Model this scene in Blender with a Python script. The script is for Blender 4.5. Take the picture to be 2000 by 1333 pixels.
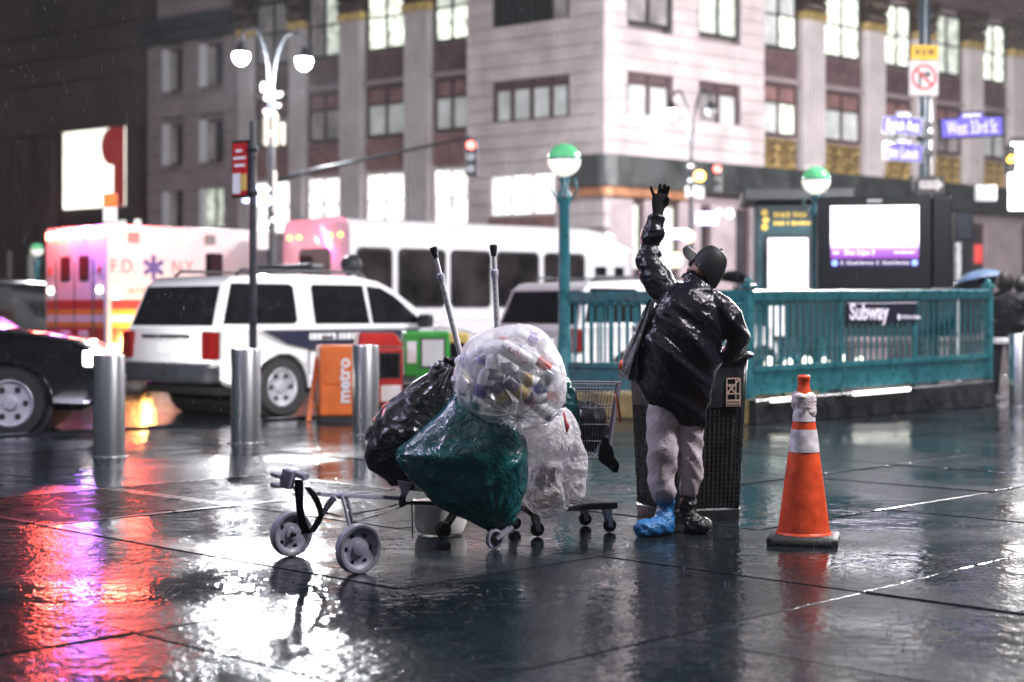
import bpy, bmesh, math, random
from math import sin, cos, pi, radians as R, sqrt, atan2
from mathutils import Vector, Matrix, noise
random.seed(7)
SC = bpy.context.scene
COL = SC.collection
for o in list(bpy.data.objects): bpy.data.objects.remove(o)

# ---------------------------------------------------------------- camera
F, H, HY = 3150.0, 1.2, 615.0            # focal length in photo pixels, eye height, horizon row
cam = bpy.data.cameras.new('camera'); CAM = bpy.data.objects.new('camera', cam); COL.objects.link(CAM)
CAM.location = (0, 0, H); CAM.rotation_euler = (R(90), 0, 0)
cam.sensor_width = 36; cam.lens = F/2000*36; cam.shift_y = -(666.5-HY)/2000
cam.clip_start = .1; cam.clip_end = 600
cam.dof.use_dof = True; cam.dof.focus_distance = 8.5; cam.dof.aperture_fstop = 1.6
SC.camera = CAM
# ---------------------------------------------------------------- night sky: city glow on low cloud
w = bpy.data.worlds.new('World'); SC.world = w; w.use_nodes = True
bg = w.node_tree.nodes['Background']
bg.inputs['Color'].default_value = (.36, .47, .54, 1); bg.inputs['Strength'].default_value = .06
# soft glow of the overcast city sky
sun = bpy.data.lights.new('sky_glow', 'SUN'); sun.energy = .10; sun.angle = R(35); sun.color = (1, .95, .95)
so = bpy.data.objects.new('sky_glow', sun); COL.objects.link(so); so.rotation_euler = (R(48), 0, R(-22))
SC.view_settings.view_transform = 'Standard'; SC.view_settings.look = 'None'
SC.view_settings.exposure = 1.25; SC.view_settings.gamma = 1
SC.render.engine = 'CYCLES'
cy = SC.cycles
cy.use_denoising = True
try: cy.denoiser = 'OPENIMAGEDENOISE'; cy.denoising_input_passes = 'RGB_ALBEDO_NORMAL'
except Exception: pass
cy.max_bounces = 8; cy.transparent_max_bounces = 16; cy.diffuse_bounces = 2; cy.glossy_bounces = 4
cy.sample_clamp_indirect = 6; cy.caustics_reflective = False; cy.caustics_refractive = False

# ---------------------------------------------------------------- photo pixel -> world
def P(px, py, s): return Vector(((px-1000)/s, F/s, H-(py-HY)/s))
def G(px, py, z=0.0):
    s = (py-HY)/(H-z); return Vector(((px-1000)/s, F/s, z))

# ---------------------------------------------------------------- things, parts
ROOT = {}
def tag(o, label=None, cat=None, group=None, kind=None):
    if label: o['label'] = label
    if cat: o['category'] = cat
    if group: o['group'] = group
    if kind: o['kind'] = kind
    return o
def thing(name, label, cat, loc=(0,0,0), rz=0, group=None):
    o = bpy.data.objects.new(name, None); COL.objects.link(o)
    o.location = loc; o.rotation_euler = (0, 0, rz); o.empty_display_size = .2
    ROOT[o.name] = Matrix.Translation(Vector(loc)) @ Matrix.Rotation(rz, 4, 'Z')
    return tag(o, label, cat, group)
def link(name, me, mat, parent=None):
    o = bpy.data.objects.new(name, me); COL.objects.link(o)
    if mat is not None and not me.materials: me.materials.append(mat)
    if parent is not None:
        o.parent = parent
        ROOT[o.name] = ROOT.get(parent.name, Matrix())
    else: ROOT[o.name] = Matrix()
    return o
def copy_tree(o, parent=None):
    c = o.copy(); COL.objects.link(c); c.parent = parent
    for ch in list(o.children): copy_tree(ch, c)
    return c

class MB:
    def __init__(s): s.v = []; s.f = []
    def add(s, vs, fs):
        n = len(s.v); s.v += [Vector(p) for p in vs]; s.f += [[i+n for i in f] for f in fs]; return s
    def box(s, c, d, M=None):
        x, y, z = d[0]/2, d[1]/2, d[2]/2
        vs = [Vector((a*x, b*y, e*z)) for e in (-1,1) for b in (-1,1) for a in (-1,1)]
        if M is not None: vs = [M @ p for p in vs]
        return s.add([Vector(c)+p for p in vs], [(0,2,3,1),(4,5,7,6),(0,1,5,4),(2,6,7,3),(0,4,6,2),(1,3,7,5)])
    def bb(s, x0, x1, y0, y1, z0, z1): return s.box(((x0+x1)/2,(y0+y1)/2,(z0+z1)/2), (abs(x1-x0),abs(y1-y0),abs(z1-z0)))
    def hexa(s, p):  # 4 bottom + 4 top points, both loops same way round
        return s.add(p, [(3,2,1,0),(4,5,6,7),(0,1,5,4),(1,2,6,5),(2,3,7,6),(3,0,4,7)])
    def beam(s, a, b, w, h, up=(0,0,1)):
        a, b = Vector(a), Vector(b); d = (b-a).normalized(); u = Vector(up)
        if abs(d.dot(u)) > .98: u = Vector((1,0,0))
        r = d.cross(u).normalized(); u = r.cross(d)
        q = [r*i*w/2+u*j*h/2 for i, j in ((-1,-1),(1,-1),(1,1),(-1,1))]
        return s.hexa([a+k for k in q]+[b+k for k in q])
    def tube(s, pts, r, n=8, caps=True):
        pts = [Vector(p) for p in pts]; m = len(pts)
        rr = r if isinstance(r, (list, tuple)) else [r]*m
        rings = []; u = None
        for i, p in enumerate(pts):
            d = (pts[min(i+1,m-1)]-pts[max(i-1,0)])
            d = d.normalized() if d.length > 1e-9 else Vector((0,0,1))
            if u is None:
                u = Vector((0,0,1)) if abs(d.z) < .9 else Vector((1,0,0))
            r1 = d.cross(u)
            if r1.length < 1e-6: r1 = d.orthogonal()
            r1.normalize(); u = r1.cross(d)
            rings.append([p+(r1*cos(2*pi*k/n)+u*sin(2*pi*k/n))*rr[i] for k in range(n)])
        return s.loft(rings, caps)
    def cyl(s, a, b, r0, r1=None, n=16): return s.tube([a, b], [r0, r0 if r1 is None else r1], n)
    def loft(s, rings, caps=True, closed=True):
        n = len(rings[0]); fs = []
        for i in range(len(rings)-1):
            for k in range(n if closed else n-1):
                k2 = (k+1) % n
                fs.append((i*n+k, i*n+k2, (i+1)*n+k2, (i+1)*n+k))
        if caps:
            fs.append(tuple(range(n))[::-1]); m = (len(rings)-1)*n; fs.append(tuple(range(m, m+n)))
        return s.add([p for r in rings for p in r], fs)
    def lathe(s, prof, n=24, M=None, caps=True):
        M = M or Matrix()
        return s.loft([[M @ Vector((r*cos(2*pi*k/n), r*sin(2*pi*k/n), z)) for k in range(n)] for r, z in prof], caps)
    def prism(s, poly, a, b, M=None):      # poly in local xy, from z=a to z=b
        M = M or Matrix(); n = len(poly)
        vs = [M @ Vector((x, y, a)) for x, y in poly]+[M @ Vector((x, y, b)) for x, y in poly]
        return s.add(vs, [tuple(range(n))[::-1], tuple(range(n, 2*n))]+[(i, (i+1) % n, n+(i+1) % n, n+i) for i in range(n)])
    def sphere(s, c, r, n=16, m=10):
        r = r if isinstance(r, (tuple, list)) else (r, r, r); c = Vector(c)
        rings = [[c+Vector((r[0]*sin(pi*j/m)*cos(2*pi*k/n), r[1]*sin(pi*j/m)*sin(2*pi*k/n), -r[2]*cos(pi*j/m))) for k in range(n)] for j in range(1, m)]
        i0 = len(s.v); s.loft(rings, False)
        b = len(s.v); s.v += [c-Vector((0,0,r[2])), c+Vector((0,0,r[2]))]
        L = i0+(m-2)*n
        for k in range(n):
            s.f.append([b, i0+(k+1) % n, i0+k]); s.f.append([b+1, L+k, L+(k+1) % n])
        return s
    def mesh(s, name, M=None, smooth=False, bevel=0, seg=1, fix=True):
        me = bpy.data.meshes.new(name)
        vs = s.v if M is None else [M @ p for p in s.v]
        me.from_pydata([tuple(p) for p in vs], [], [tuple(f) for f in s.f])
        if fix or bevel:
            bm = bmesh.new(); bm.from_mesh(me)
            if fix: bmesh.ops.recalc_face_normals(bm, faces=bm.faces[:])
            if bevel:
                es = [e for e in bm.edges if len(e.link_faces) == 2 and e.calc_face_angle(0) > .5]
                bmesh.ops.bevel(bm, geom=es, offset=bevel, segments=seg, profile=.5, affect='EDGES', clamp_overlap=True)
            bm.to_mesh(me); bm.free()
        if smooth is True:
            me.polygons.foreach_set('use_smooth', [True]*len(me.polygons))
        elif smooth:
            me.polygons.foreach_set('use_smooth', [True]*len(me.polygons))
            try: me.set_sharp_from_angle(angle=R(smooth))
            except Exception: pass
        me.update(); return me
    def build(s, name, mat, parent=None, world=False, **k):
        M = ROOT[parent.name].inverted() if (world and parent is not None) else None
        return link(name, s.mesh(name, M, **k), mat, parent)

def evaluated(o, name):
    dg = bpy.context.evaluated_depsgraph_get(); dg.update()
    me = bpy.data.meshes.new_from_object(o.evaluated_get(dg), preserve_all_data_layers=False, depsgraph=dg)
    me.name = name; old = o.data; bpy.data.objects.remove(o)
    if isinstance(old, bpy.types.Mesh): bpy.data.meshes.remove(old)
    return me
def remesh(mb, voxel, smooth_iter=4):
    me = mb.mesh('tmp'); o = bpy.data.objects.new('tmp', me); COL.objects.link(o)
    m = o.modifiers.new('r', 'REMESH'); m.mode = 'VOXEL'; m.voxel_size = voxel; m.use_smooth_shade = True
    if smooth_iter:
        k = o.modifiers.new('s', 'SMOOTH'); k.iterations = smooth_iter; k.factor = .5
    return evaluated(o, 'remeshed')
def displace(me, fn):
    """fn(co, normal) -> offset vector"""
    cs = [v.co.copy() for v in me.vertices]; ns = [v.normal.copy() for v in me.vertices]
    for v, c, n in zip(me.vertices, cs, ns): v.co = c+fn(c, n)
    me.polygons.foreach_set('use_smooth', [True]*len(me.polygons)); me.update(); return me
def rel(me, parent):     # world mesh -> local of parent
    me.transform(ROOT[parent.name].inverted()); return me

TXT = {}
def text(s, size, M, mat, parent=None, name='lettering', ext=.002, align='CENTER', bold=0, fit=None, shear=0):
    cu = bpy.data.curves.new('t', 'FONT'); cu.body = s; cu.size = size; cu.extrude = ext
    cu.align_x = align; cu.align_y = 'CENTER'; cu.offset = bold; cu.resolution_u = 3; cu.shear = shear
    o = bpy.data.objects.new('t', cu); COL.objects.link(o)
    me = evaluated(o, name); bpy.data.curves.remove(cu)
    if fit:
        xs = [v.co.x for v in me.vertices]; k = fit/(max(xs)-min(xs)); me.transform(Matrix.Diagonal((k,1,1,1)))
    me.transform(M); me.materials.clear()
    o = link(name, me, mat, parent)
    if len(s.replace(' ', '')) > 7: o['kind'] = 'stuff'
    return o
def basis(o, x, y):      # matrix with text x along x, y up along y, at o
    x, y = Vector(x).normalized(), Vector(y).normalized(); z = x.cross(y)
    return Matrix(((x.x,y.x,z.x,o[0]),(x.y,y.y,z.y,o[1]),(x.z,y.z,z.z,o[2]),(0,0,0,1)))

# ---------------------------------------------------------------- materials
MT = {}
def mat(name, col, rough=.5, metal=0, spec=.5, var=.12, vs=6, bump=0, bs=40, emit=0, ecol=None, coat=0, alpha=1, trans=0, rvar=0, stretch=None, crough=.05):
    m = bpy.data.materials.new(name); m.use_nodes = True; N = m.node_tree.nodes; L = m.node_tree.links
    b = N['Principled BSDF']; b.inputs['Metallic'].default_value = metal; b.inputs['Roughness'].default_value = rough
    b.inputs['Specular IOR Level'].default_value = spec
    c = tuple(col)+(1,)
    tc = N.new('ShaderNodeTexCoord'); vec = tc.outputs['Object']
    if stretch:
        mp = N.new('ShaderNodeMapping'); mp.inputs['Scale'].default_value = stretch; L.new(vec, mp.inputs[0]); vec = mp.outputs[0]
    nz = N.new('ShaderNodeTexNoise'); nz.inputs['Scale'].default_value = vs; nz.inputs['Detail'].default_value = 5; L.new(vec, nz.inputs['Vector'])
    mx = N.new('ShaderNodeMix'); mx.data_type = 'RGBA'; mx.blend_type = 'MIX'
    mx.inputs[6].default_value = tuple(max(0, x*(1-var*1.6)) for x in col)+(1,)
    mx.inputs[7].default_value = tuple(min(1, x*(1+var)) for x in col)+(1,)
    rp = N.new('ShaderNodeMapRange'); rp.inputs[1].default_value = .3; rp.inputs[2].default_value = .7
    L.new(nz.outputs['Fac'], rp.inputs[0]); L.new(rp.outputs[0], mx.inputs[0]); L.new(mx.outputs[2], b.inputs['Base Color'])
    if rvar:
        r2 = N.new('ShaderNodeMapRange'); r2.inputs[1].default_value = .3; r2.inputs[2].default_value = .7
        r2.inputs[3].default_value = max(.02, rough-rvar); r2.inputs[4].default_value = min(1, rough+rvar)
        L.new(nz.outputs['Fac'], r2.inputs[0]); L.new(r2.outputs[0], b.inputs['Roughness'])
    if bump:
        n2 = N.new('ShaderNodeTexNoise'); n2.inputs['Scale'].default_value = bs; n2.inputs['Detail'].default_value = 4; L.new(vec, n2.inputs['Vector'])
        bp = N.new('ShaderNodeBump'); bp.inputs['Strength'].default_value = bump; bp.inputs['Distance'].default_value = .02
        L.new(n2.outputs['Fac'], bp.inputs['Height']); L.new(bp.outputs[0], b.inputs['Normal'])
    if emit:
        emit *= .5
        b.inputs['Emission Color'].default_value = tuple(ecol or col)+(1,); b.inputs['Emission Strength'].default_value = emit
    if coat: b.inputs['Coat Weight'].default_value = coat; b.inputs['Coat Roughness'].default_value = crough
    if alpha < 1: b.inputs['Alpha'].default_value = alpha
    if trans: b.inputs['Transmission Weight'].default_value = trans
    MT[name] = m; return m
def glow(name, col, e, var=0, vs=3):        # something that gives off light
    e *= .5
    m = bpy.data.materials.new(name); m.use_nodes = True; N = m.node_tree.nodes; L = m.node_tree.links
    b = N['Principled BSDF']; b.inputs['Base Color'].default_value = tuple(.55*x for x in col)+(1,); b.inputs['Roughness'].default_value = .2
    b.inputs['Emission Color'].default_value = tuple(col)+(1,); b.inputs['Emission Strength'].default_value = e
    if var:
        tc = N.new('ShaderNodeTexCoord'); nz = N.new('ShaderNodeTexNoise'); nz.inputs['Scale'].default_value = vs
        L.new(tc.outputs['Object'], nz.inputs['Vector'])
        r2 = N.new('ShaderNodeMapRange'); r2.inputs[1].default_value = .35; r2.inputs[2].default_value = .65
        r2.inputs[3].default_value = e*(1-var); r2.inputs[4].default_value = e*(1+var)
        L.new(nz.outputs['Fac'], r2.inputs[0]); L.new(r2.outputs[0], b.inputs['Emission Strength'])
    MT[name] = m; return m
def lamp(loc, power, col, r=.15, name='lamp_light', parent=None, spot=None, aim=None):
    l = bpy.data.lights.new(name, 'SPOT' if spot else 'POINT'); l.energy = power; l.color = col; l.shadow_soft_size = r
    o = bpy.data.objects.new(name, l); COL.objects.link(o)
    if spot:
        l.spot_size = spot; l.spot_blend = .5
        o.rotation_euler = (Vector(aim)-Vector(loc)).to_track_quat('-Z', 'Y').to_euler()
    if parent is not None:
        o.parent = parent; Mi = ROOT[parent.name].inverted(); o.location = Mi @ Vector(loc)
        if spot: o.rotation_euler = (Mi.to_3x3() @ (Vector(aim)-Vector(loc))).to_track_quat('-Z', 'Y').to_euler()
    else: o.location = loc
    return o

mat('black_metal', (.02,.022,.026), .35, .6, bump=.1, rvar=.1)
mat('dark_paint', (.03,.034,.04), .35, 0, bump=.08, rvar=.12)
mat('steel', (.74,.74,.76), .27, 1, var=.04, stretch=(1,1,.05), rvar=.06, vs=5)
mat('grey_plastic', (.36,.35,.43), .42, 0, var=.15, vs=14, bump=.12, bs=60, rvar=.15)
mat('alu', (.50,.49,.53), .32, .25, var=.08, rvar=.1, vs=20)
mat('black_plastic', (.018,.018,.02), .38, 0, bump=.2, bs=70, rvar=.12)
mat('rubber', (.014,.014,.015), .6, 0, bump=.3, bs=60)
mat('white_paint', (.78,.78,.8), .22, 0, coat=1, var=.03)
mat('white_plain', (.75,.75,.76), .45, 0, var=.05)
mat('car_glass', (.008,.008,.010), .06, 0, spec=.5, var=.3)
mat('chrome', (.75,.75,.77), .12, 1, var=.04)
mat('teal_paint', (.022,.15,.18), .33, 0, bump=.12, bs=30, var=.22, vs=9, rvar=.12, coat=.4)
mat('teal_dark', (.012,.055,.068), .4, 0, bump=.1, var=.2)
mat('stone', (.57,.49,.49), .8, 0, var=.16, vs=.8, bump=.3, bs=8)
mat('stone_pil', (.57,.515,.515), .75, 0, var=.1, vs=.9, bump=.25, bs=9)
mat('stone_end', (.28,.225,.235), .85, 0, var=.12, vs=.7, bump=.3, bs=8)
mat('spandrel', (.11,.062,.065), .6, 0, var=.25, vs=2, bump=.3, bs=9)
mat('spandrel_red', (.23,.12,.115), .6, 0, var=.25, vs=2, bump=.3, bs=9)
mat('win_frame', (.075,.04,.042), .5, 0, var=.2)
mat('win_dark_frame', (.02,.02,.022), .5, 0, var=.2)
mat('blind', (.52,.54,.53), .6, 0, var=.2, vs=1.2, emit=.10, ecol=(.8,.85,.82))
mat('blind_dim', (.30,.27,.27), .5, 0, var=.35, vs=1.1, emit=.03, ecol=(.8,.8,.75))
mat('pane_dark', (.02,.022,.02), .08, 0, spec=.8, var=.4)
glow('pane_lit', (.93,1,.84), 1.1, .6, 2.4)
glow('pane_lit_soft', (.85,.93,.80), .42, .5, 2.2)
glow('shop_lit', (1,1,.95), 1.35, .45, 1.3)
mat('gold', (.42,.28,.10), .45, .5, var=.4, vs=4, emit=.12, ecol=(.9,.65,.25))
mat('gold_dark', (.055,.032,.02), .55, .3, var=.5, vs=3, bump=.4, bs=5)
mat('fascia', (.032,.037,.037), .45, 0, var=.35, vs=1.2, bump=.2, bs=4, rvar=.15)
mat('copper', (.32,.14,.07), .45, .4, var=.3, vs=2, emit=.08, ecol=(1,.42,.16))  # orange lighting of the strip put in as faint emission
mat('shop_dark', (.045,.04,.045), .3, 0, var=.4, vs=.8)
mat('shop_pier', (.42,.34,.36), .7, 0, var=.15, vs=1)
mat('dark_wall', (.060,.040,.037), .8, 0, var=.3, vs=.25, bump=.3, bs=2)
mat('dark_wall_low', (.035,.016,.016), .7, 0, var=.35, vs=.4, bump=.2, bs=3)
mat('red_paint', (.45,.025,.02), .3, 0, coat=.6, var=.12, vs=5)
mat('orange_paint', (.72,.16,.03), .4, 0, coat=.4, var=.12, vs=5)
mat('green_paint', (.035,.32,.045), .35, 0, coat=.5, var=.15, vs=5)
mat('yellow_paint', (.62,.45,.12), .4, 0, coat=.3, var=.12)
mat('tail_red', (.13,.003,.004), .15, 0, coat=1, emit=.04, ecol=(1,.03,.03))
# ---------------------------------------------------------------- wet paving
def wet(name, col, r_wet, r_dry, bumpk, objvar=.35, scale=.55, ripple=.05):
    m = bpy.data.materials.new(name); m.use_nodes = True; N = m.node_tree.nodes; L = m.node_tree.links
    b = N['Principled BSDF']; geo = N.new('ShaderNodeNewGeometry'); pos = geo.outputs['Position']
    def nz(sc, det=4, v=pos, rough=.55):
        n = N.new('ShaderNodeTexNoise'); n.inputs['Scale'].default_value = sc; n.inputs['Detail'].default_value = det
        n.inputs['Roughness'].default_value = rough; L.new(v, n.inputs['Vector']); return n.outputs['Fac']
    def rng(x, a, c, lo, hi):
        r = N.new('ShaderNodeMapRange'); r.inputs[1].default_value = a; r.inputs[2].default_value = c
        r.inputs[3].default_value = lo; r.inputs[4].default_value = hi; L.new(x, r.inputs[0]); return r.outputs[0]
    def mth(op, a, c):
        k = N.new('ShaderNodeMath'); k.operation = op
        for i, q in enumerate((a, c)):
            if isinstance(q, (int, float)): k.inputs[i].default_value = q
            else: L.new(q, k.inputs[i])
        return k.outputs[0]
    oi = N.new('ShaderNodeObjectInfo')
    puddle = rng(mth('ADD', nz(scale, 6), rng(oi.outputs['Random'], 0, 1, -.06, .06)), .43, .58, 0, 1)
    k = mth('MULTIPLY', rng(oi.outputs['Random'], 0, 1, 1-objvar, 1+objvar), rng(nz(9, 6), .25, .75, .55, 1.35))
    cm = N.new('ShaderNodeMix'); cm.data_type = 'RGBA'; cm.blend_type = 'MULTIPLY'; cm.inputs[0].default_value = 1
    cm.inputs[6].default_value = tuple(col)+(1,)
    cc = N.new('ShaderNodeCombineColor')
    for i in range(3): L.new(k, cc.inputs[i])
    L.new(cc.outputs[0], cm.inputs[7]); L.new(cm.outputs[2], b.inputs['Base Color'])
    ro = rng(puddle, 0, 1, r_dry, r_wet)
    ro = mth('ADD', ro, rng(oi.outputs['Random'], 0, 1, -.05, .05))
    ro = mth('MAXIMUM', ro, .025)
    L.new(ro, b.inputs['Roughness']); L.new(rng(puddle, 0, 1, .09, .27), b.inputs['Specular IOR Level'])
    grain = mth('MULTIPLY', nz(30, 1.5), rng(puddle, 0, 1, bumpk, bumpk*.35))
    wave = mth('MULTIPLY', mth('MULTIPLY', nz(12, 2), rng(nz(.7, 4), .38, .62, ripple*.15, ripple*1.25)), rng(puddle, 0, 1, 1, .55))
    lump = mth('MULTIPLY', nz(3.3, 2), .20)
    vo = N.new('ShaderNodeTexVoronoi'); vo.inputs['Scale'].default_value = 14; vo.inputs['Randomness'].default_value = 1; L.new(pos, vo.inputs['Vector'])
    ring = mth('MULTIPLY', mth('SINE', mth('MULTIPLY', vo.outputs['Distance'], 42), 0), rng(vo.outputs['Distance'], .0, .33, .010, 0))
    hgt = mth('ADD', mth('ADD', grain, wave), mth('ADD', lump, ring))
    bp = N.new('ShaderNodeBump'); bp.inputs['Strength'].default_value = 1; bp.inputs['Distance'].default_value = .03
    L.new(hgt, bp.inputs['Height']); L.new(bp.outputs[0], b.inputs['Normal'])
    MT[name] = m; return m
wet('wet_slab', (.011,.016,.019), .035, .21, .085, ripple=.17)
wet('wet_base', (.02,.021,.024), .05, .2, .02)
wet('wet_road', (.016,.018,.020), .04, .12, .08, scale=.35, ripple=.2)
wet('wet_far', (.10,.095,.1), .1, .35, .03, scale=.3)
mat('grate', (.05,.05,.055), .3, .8, var=.3, rvar=.12)

KP, KD = Vector((-5.0, 16.0, 0)), Vector((cos(R(47)), sin(R(47)), 0))
KN = Vector((-KD.y, KD.x, 0))            # towards the road
def roadside(p): return (Vector(p)-KP).dot(KN)
m = MB(); m.add([(-160,-20,-.12),(160,-20,-.12),(160,260,-.12),(-160,260,-.12)], [(0,1,2,3)])
tag(m.build('road', MT['wet_road']), kind='structure')
A, B_ = KP-KD*40, KP+KD*60
m = MB(); z0 = -.012
m.add([(A.x,A.y,z0),(40,-14,z0),(60,B_.y,z0),(B_.x,B_.y,z0)], [(0,1,2,3)])
SW = tag(m.build('sidewalk', MT['wet_base']), kind='structure'); ROOT[SW.name] = Matrix()
# kerb stones
KB = MB(); a, c = KP-KD*30+KN*.07, KP+KD*50+KN*.07
KB.add([a+Vector((0,0,-.13))-KN*.05, c+Vector((0,0,-.13))-KN*.05, c+Vector((0,0,-.13))+KN*.05, a+Vector((0,0,-.13))+KN*.05], [(0,1,2,3)])
KERB = tag(KB.build('kerb', MT['wet_base']), kind='structure'); ROOT[KERB.name] = Matrix()
sm = MB().box((0,0,-.06), (1.78,.17,.135)).mesh('kerb_stone', bevel=.012, seg=2)
for i in range(-8, 18):
    o = link('kerb_stone', sm, MT['wet_slab'], KERB); p = KP+KD*(i*1.8)+KN*.09
    o.location = p+Vector((0,0,random.uniform(-.004,.003))); o.rotation_euler = (0,0,R(47)+random.uniform(-.003,.003))
# slabs in a grid turned 46 degrees
ga = R(46); GU, GV = Vector((cos(ga), sin(ga), 0)), Vector((-sin(ga), cos(ga), 0))
U0 = G(1000,1115).dot(GV); V0 = G(860,1165).dot(GU)      # a joint through each of these points
SU, SV = 1.34, 1.5
def cell(p): return (math.floor((p.dot(GU)-V0)/SU), math.floor((p.dot(GV)-U0)/SV))
grates = []
for q in (G(120,990), G(330,960), G(600,945)):
    c_ = cell(q)
    if c_ not in grates: grates.append(c_)
sm = MB().box((0,0,-.04), (SU-.008,SV-.008,.08)).mesh('slab', bevel=.004, seg=2)
cells = []
for i in range(-30, 40):
    for j in range(-30, 40):
        c = GU*(V0+(i+.5)*SU)+GV*(U0+(j+.5)*SV)
        if c.y < 2.2 or c.y > 26 or abs(c.x) > .36*c.y+1.3: continue
        if max(roadside(c+GU*a*SU/2+GV*b*SV/2) for a in (-1,1) for b in (-1,1)) > 0: continue
        cells.append((c.y, i, j, c))
cells.sort(key=lambda k: k[0])
for _, i, j, c in cells[:300]:
    if (i, j) in grates: continue
    o = link('slab', sm, MT['wet_slab'], SW)
    o.location = c+Vector((0,0,random.uniform(-.003,.003)))
    o.rotation_euler = (random.gauss(0,.0016), random.gauss(0,.0016), ga+random.gauss(0,.0012))
wh = ['steel vent grating let into the pavement at the far left', 'steel vent grating in the pavement near the leftmost bollard', 'steel vent grating in the pavement left of the black bag']
for k, (i, j) in enumerate(grates):
    c = GU*(V0+(i+.5)*SU)+GV*(U0+(j+.5)*SV)
    t = thing('vent_grating', wh[k], 'grating', (c.x,c.y,0), ga, 'gratings in the pavement')
    f = MB(); x, y = SU/2-.01, SV/2-.01
    for s_ in (-1, 1): f.box((0,s_*(y-.02),-.02), (2*x,.04,.05)); f.box((s_*(x-.02),0,-.021), (.04,2*y-.08,.05))
    f.build('frame', MT['grate'], t)
    bmb = MB()
    n = 46
    for q in range(n): bmb.box((0,-y+.05+(2*y-.1)*q/(n-1),-.014), (2*x-.08,.009,.03))
    for q in range(7): bmb.box((-x+.1+(2*x-.2)*q/6,0,-.02), (.008,2*y-.08,.02))
    tag(bmb.build('bars', MT['grate'], t), kind='stuff')

# ---------------------------------------------------------------- corner building
CS = 50.0; C0 = Vector(((1180-1000)/CS, F/CS, 0))
EL = Vector((-cos(R(37.5)), sin(R(37.5)), 0)); ER = Vector((cos(R(39.7)), sin(R(39.7)), 0))
NL = Vector((-EL.y, EL.x, 0)); NL = NL if NL.y < 0 else -NL
NR = Vector((-ER.y, ER.x, 0)); NR = NR if NR.y < 0 else -NR
def tp(side, px):
    e = EL if side == 'L' else ER; d = px-1000
    return (d*C0.y-F*C0.x)/(F*e.x-d*e.y)
def fp(side, t, z, d=0):
    e, n = (EL, NL) if side == 'L' else (ER, NR)
    p = C0+e*t+n*d; p.z = z; return p
def fbox(mb, side, t0, t1, z0, z1, d0, d1):
    q = [(t0,d0),(t1,d0),(t1,d1),(t0,d1)]
    return mb.hexa([fp(side,t,z0,d) for t, d in q]+[fp(side,t,z1,d) for t, d in q])
BL = thing('corner_building', 'big pale stone corner building with lit windows and pilasters behind the traffic', 'building', tuple(C0))
def part(name, m_, mb, parent=BL, **k): return mb.build(name, MT[m_], parent, world=True, **k)
def window(side, t0, t1, z0, z1, nx, nz, pane, frame='win_dark_frame', fw=.12, depth=-.25, top=0, topm='spandrel', bl=None):
    bl = bl or BL
    """frame with mullions; panes are its sub-parts; top = height of a solid transom band"""
    if t0 > t1: t0, t1 = t1, t0
    f = MB(); zt = z1-top
    fbox(f, side, t0, t1, z0, z0+fw, depth, depth+.14); fbox(f, side, t0, t1, z1-fw, z1, depth, depth+.14)
    for i in range(nx+1):
        w_ = fw if i in (0, nx) else fw*.9; t = t0+(t1-t0)*i/nx
        a = t if i == 0 else (t-w_ if i == nx else t-w_/2)
        fbox(f, side, a, a+w_, z0+fw, z1-fw, depth, depth+.13)
    for j in range(1, nz):
        z = z0+(zt-z0)*j/nz; fbox(f, side, t0+fw, t1-fw, z-fw*.35, z+fw*.35, depth, depth+.11)
    if top: fbox(f, side, t0+fw, t1-fw, zt, zt+fw*.7, depth, depth+.12)
    wo = f.build('window', MT[frame], bl, world=True)
    for i in range(nx):
        for j in range(nz):
            pm = pane(i, j) if callable(pane) else pane
            q = MB(); fbox(q, side, t0+(t1-t0)*i/nx+.02, t0+(t1-t0)*(i+1)/nx-.02, z0+(zt-z0)*j/nz+.02, z0+(zt-z0)*(j+1)/nz-.02, depth+.02, depth+.05)
            part('pane', pm, q, wo)
        if top:
            q = MB(); fbox(q, side, t0+(t1-t0)*i/nx+.02, t0+(t1-t0)*(i+1)/nx-.02, zt+.02, z1-.02, depth+.02, depth+.06); part('transom', topm, q, wo)
    return wo
ZT = 30.0
tend = tp('L', 288); tR = tp('R', 2120)
# core walls behind everything
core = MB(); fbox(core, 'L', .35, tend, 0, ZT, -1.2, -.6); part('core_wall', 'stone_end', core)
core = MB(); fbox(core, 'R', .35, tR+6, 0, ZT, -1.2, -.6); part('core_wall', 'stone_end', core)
def courses(side, t0, t1, zs, holes, m_='stone', ch=.56, d0=-.7, d1=0.0, blk=1.5):
    """rusticated courses of stone with recessed joints, left open at holes (t0,t1,z0,z1)"""
    z = zs[0]; i = 0
    while z < zs[1]-.05:
        z2 = min(z+ch, zs[1]); zm = (z+z2)/2
        cut = sorted((min(a,b), max(a,b)) for a, b, c, d in holes if c-.02 < zm < d+.02)
        t = t0; segs = []
        for a, b in cut:
            if a-t > .05: segs.append((t, a))
            t = max(t, b)
        if t1-t > .05: segs.append((t, t1))
        for a, b in segs:
            q = MB(); fbox(q, side, a, b, z+.016, z2-.016, d0, d1+random.uniform(-.012,.012)); part('stone_course', m_, q)
        z = z2; i += 1
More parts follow.
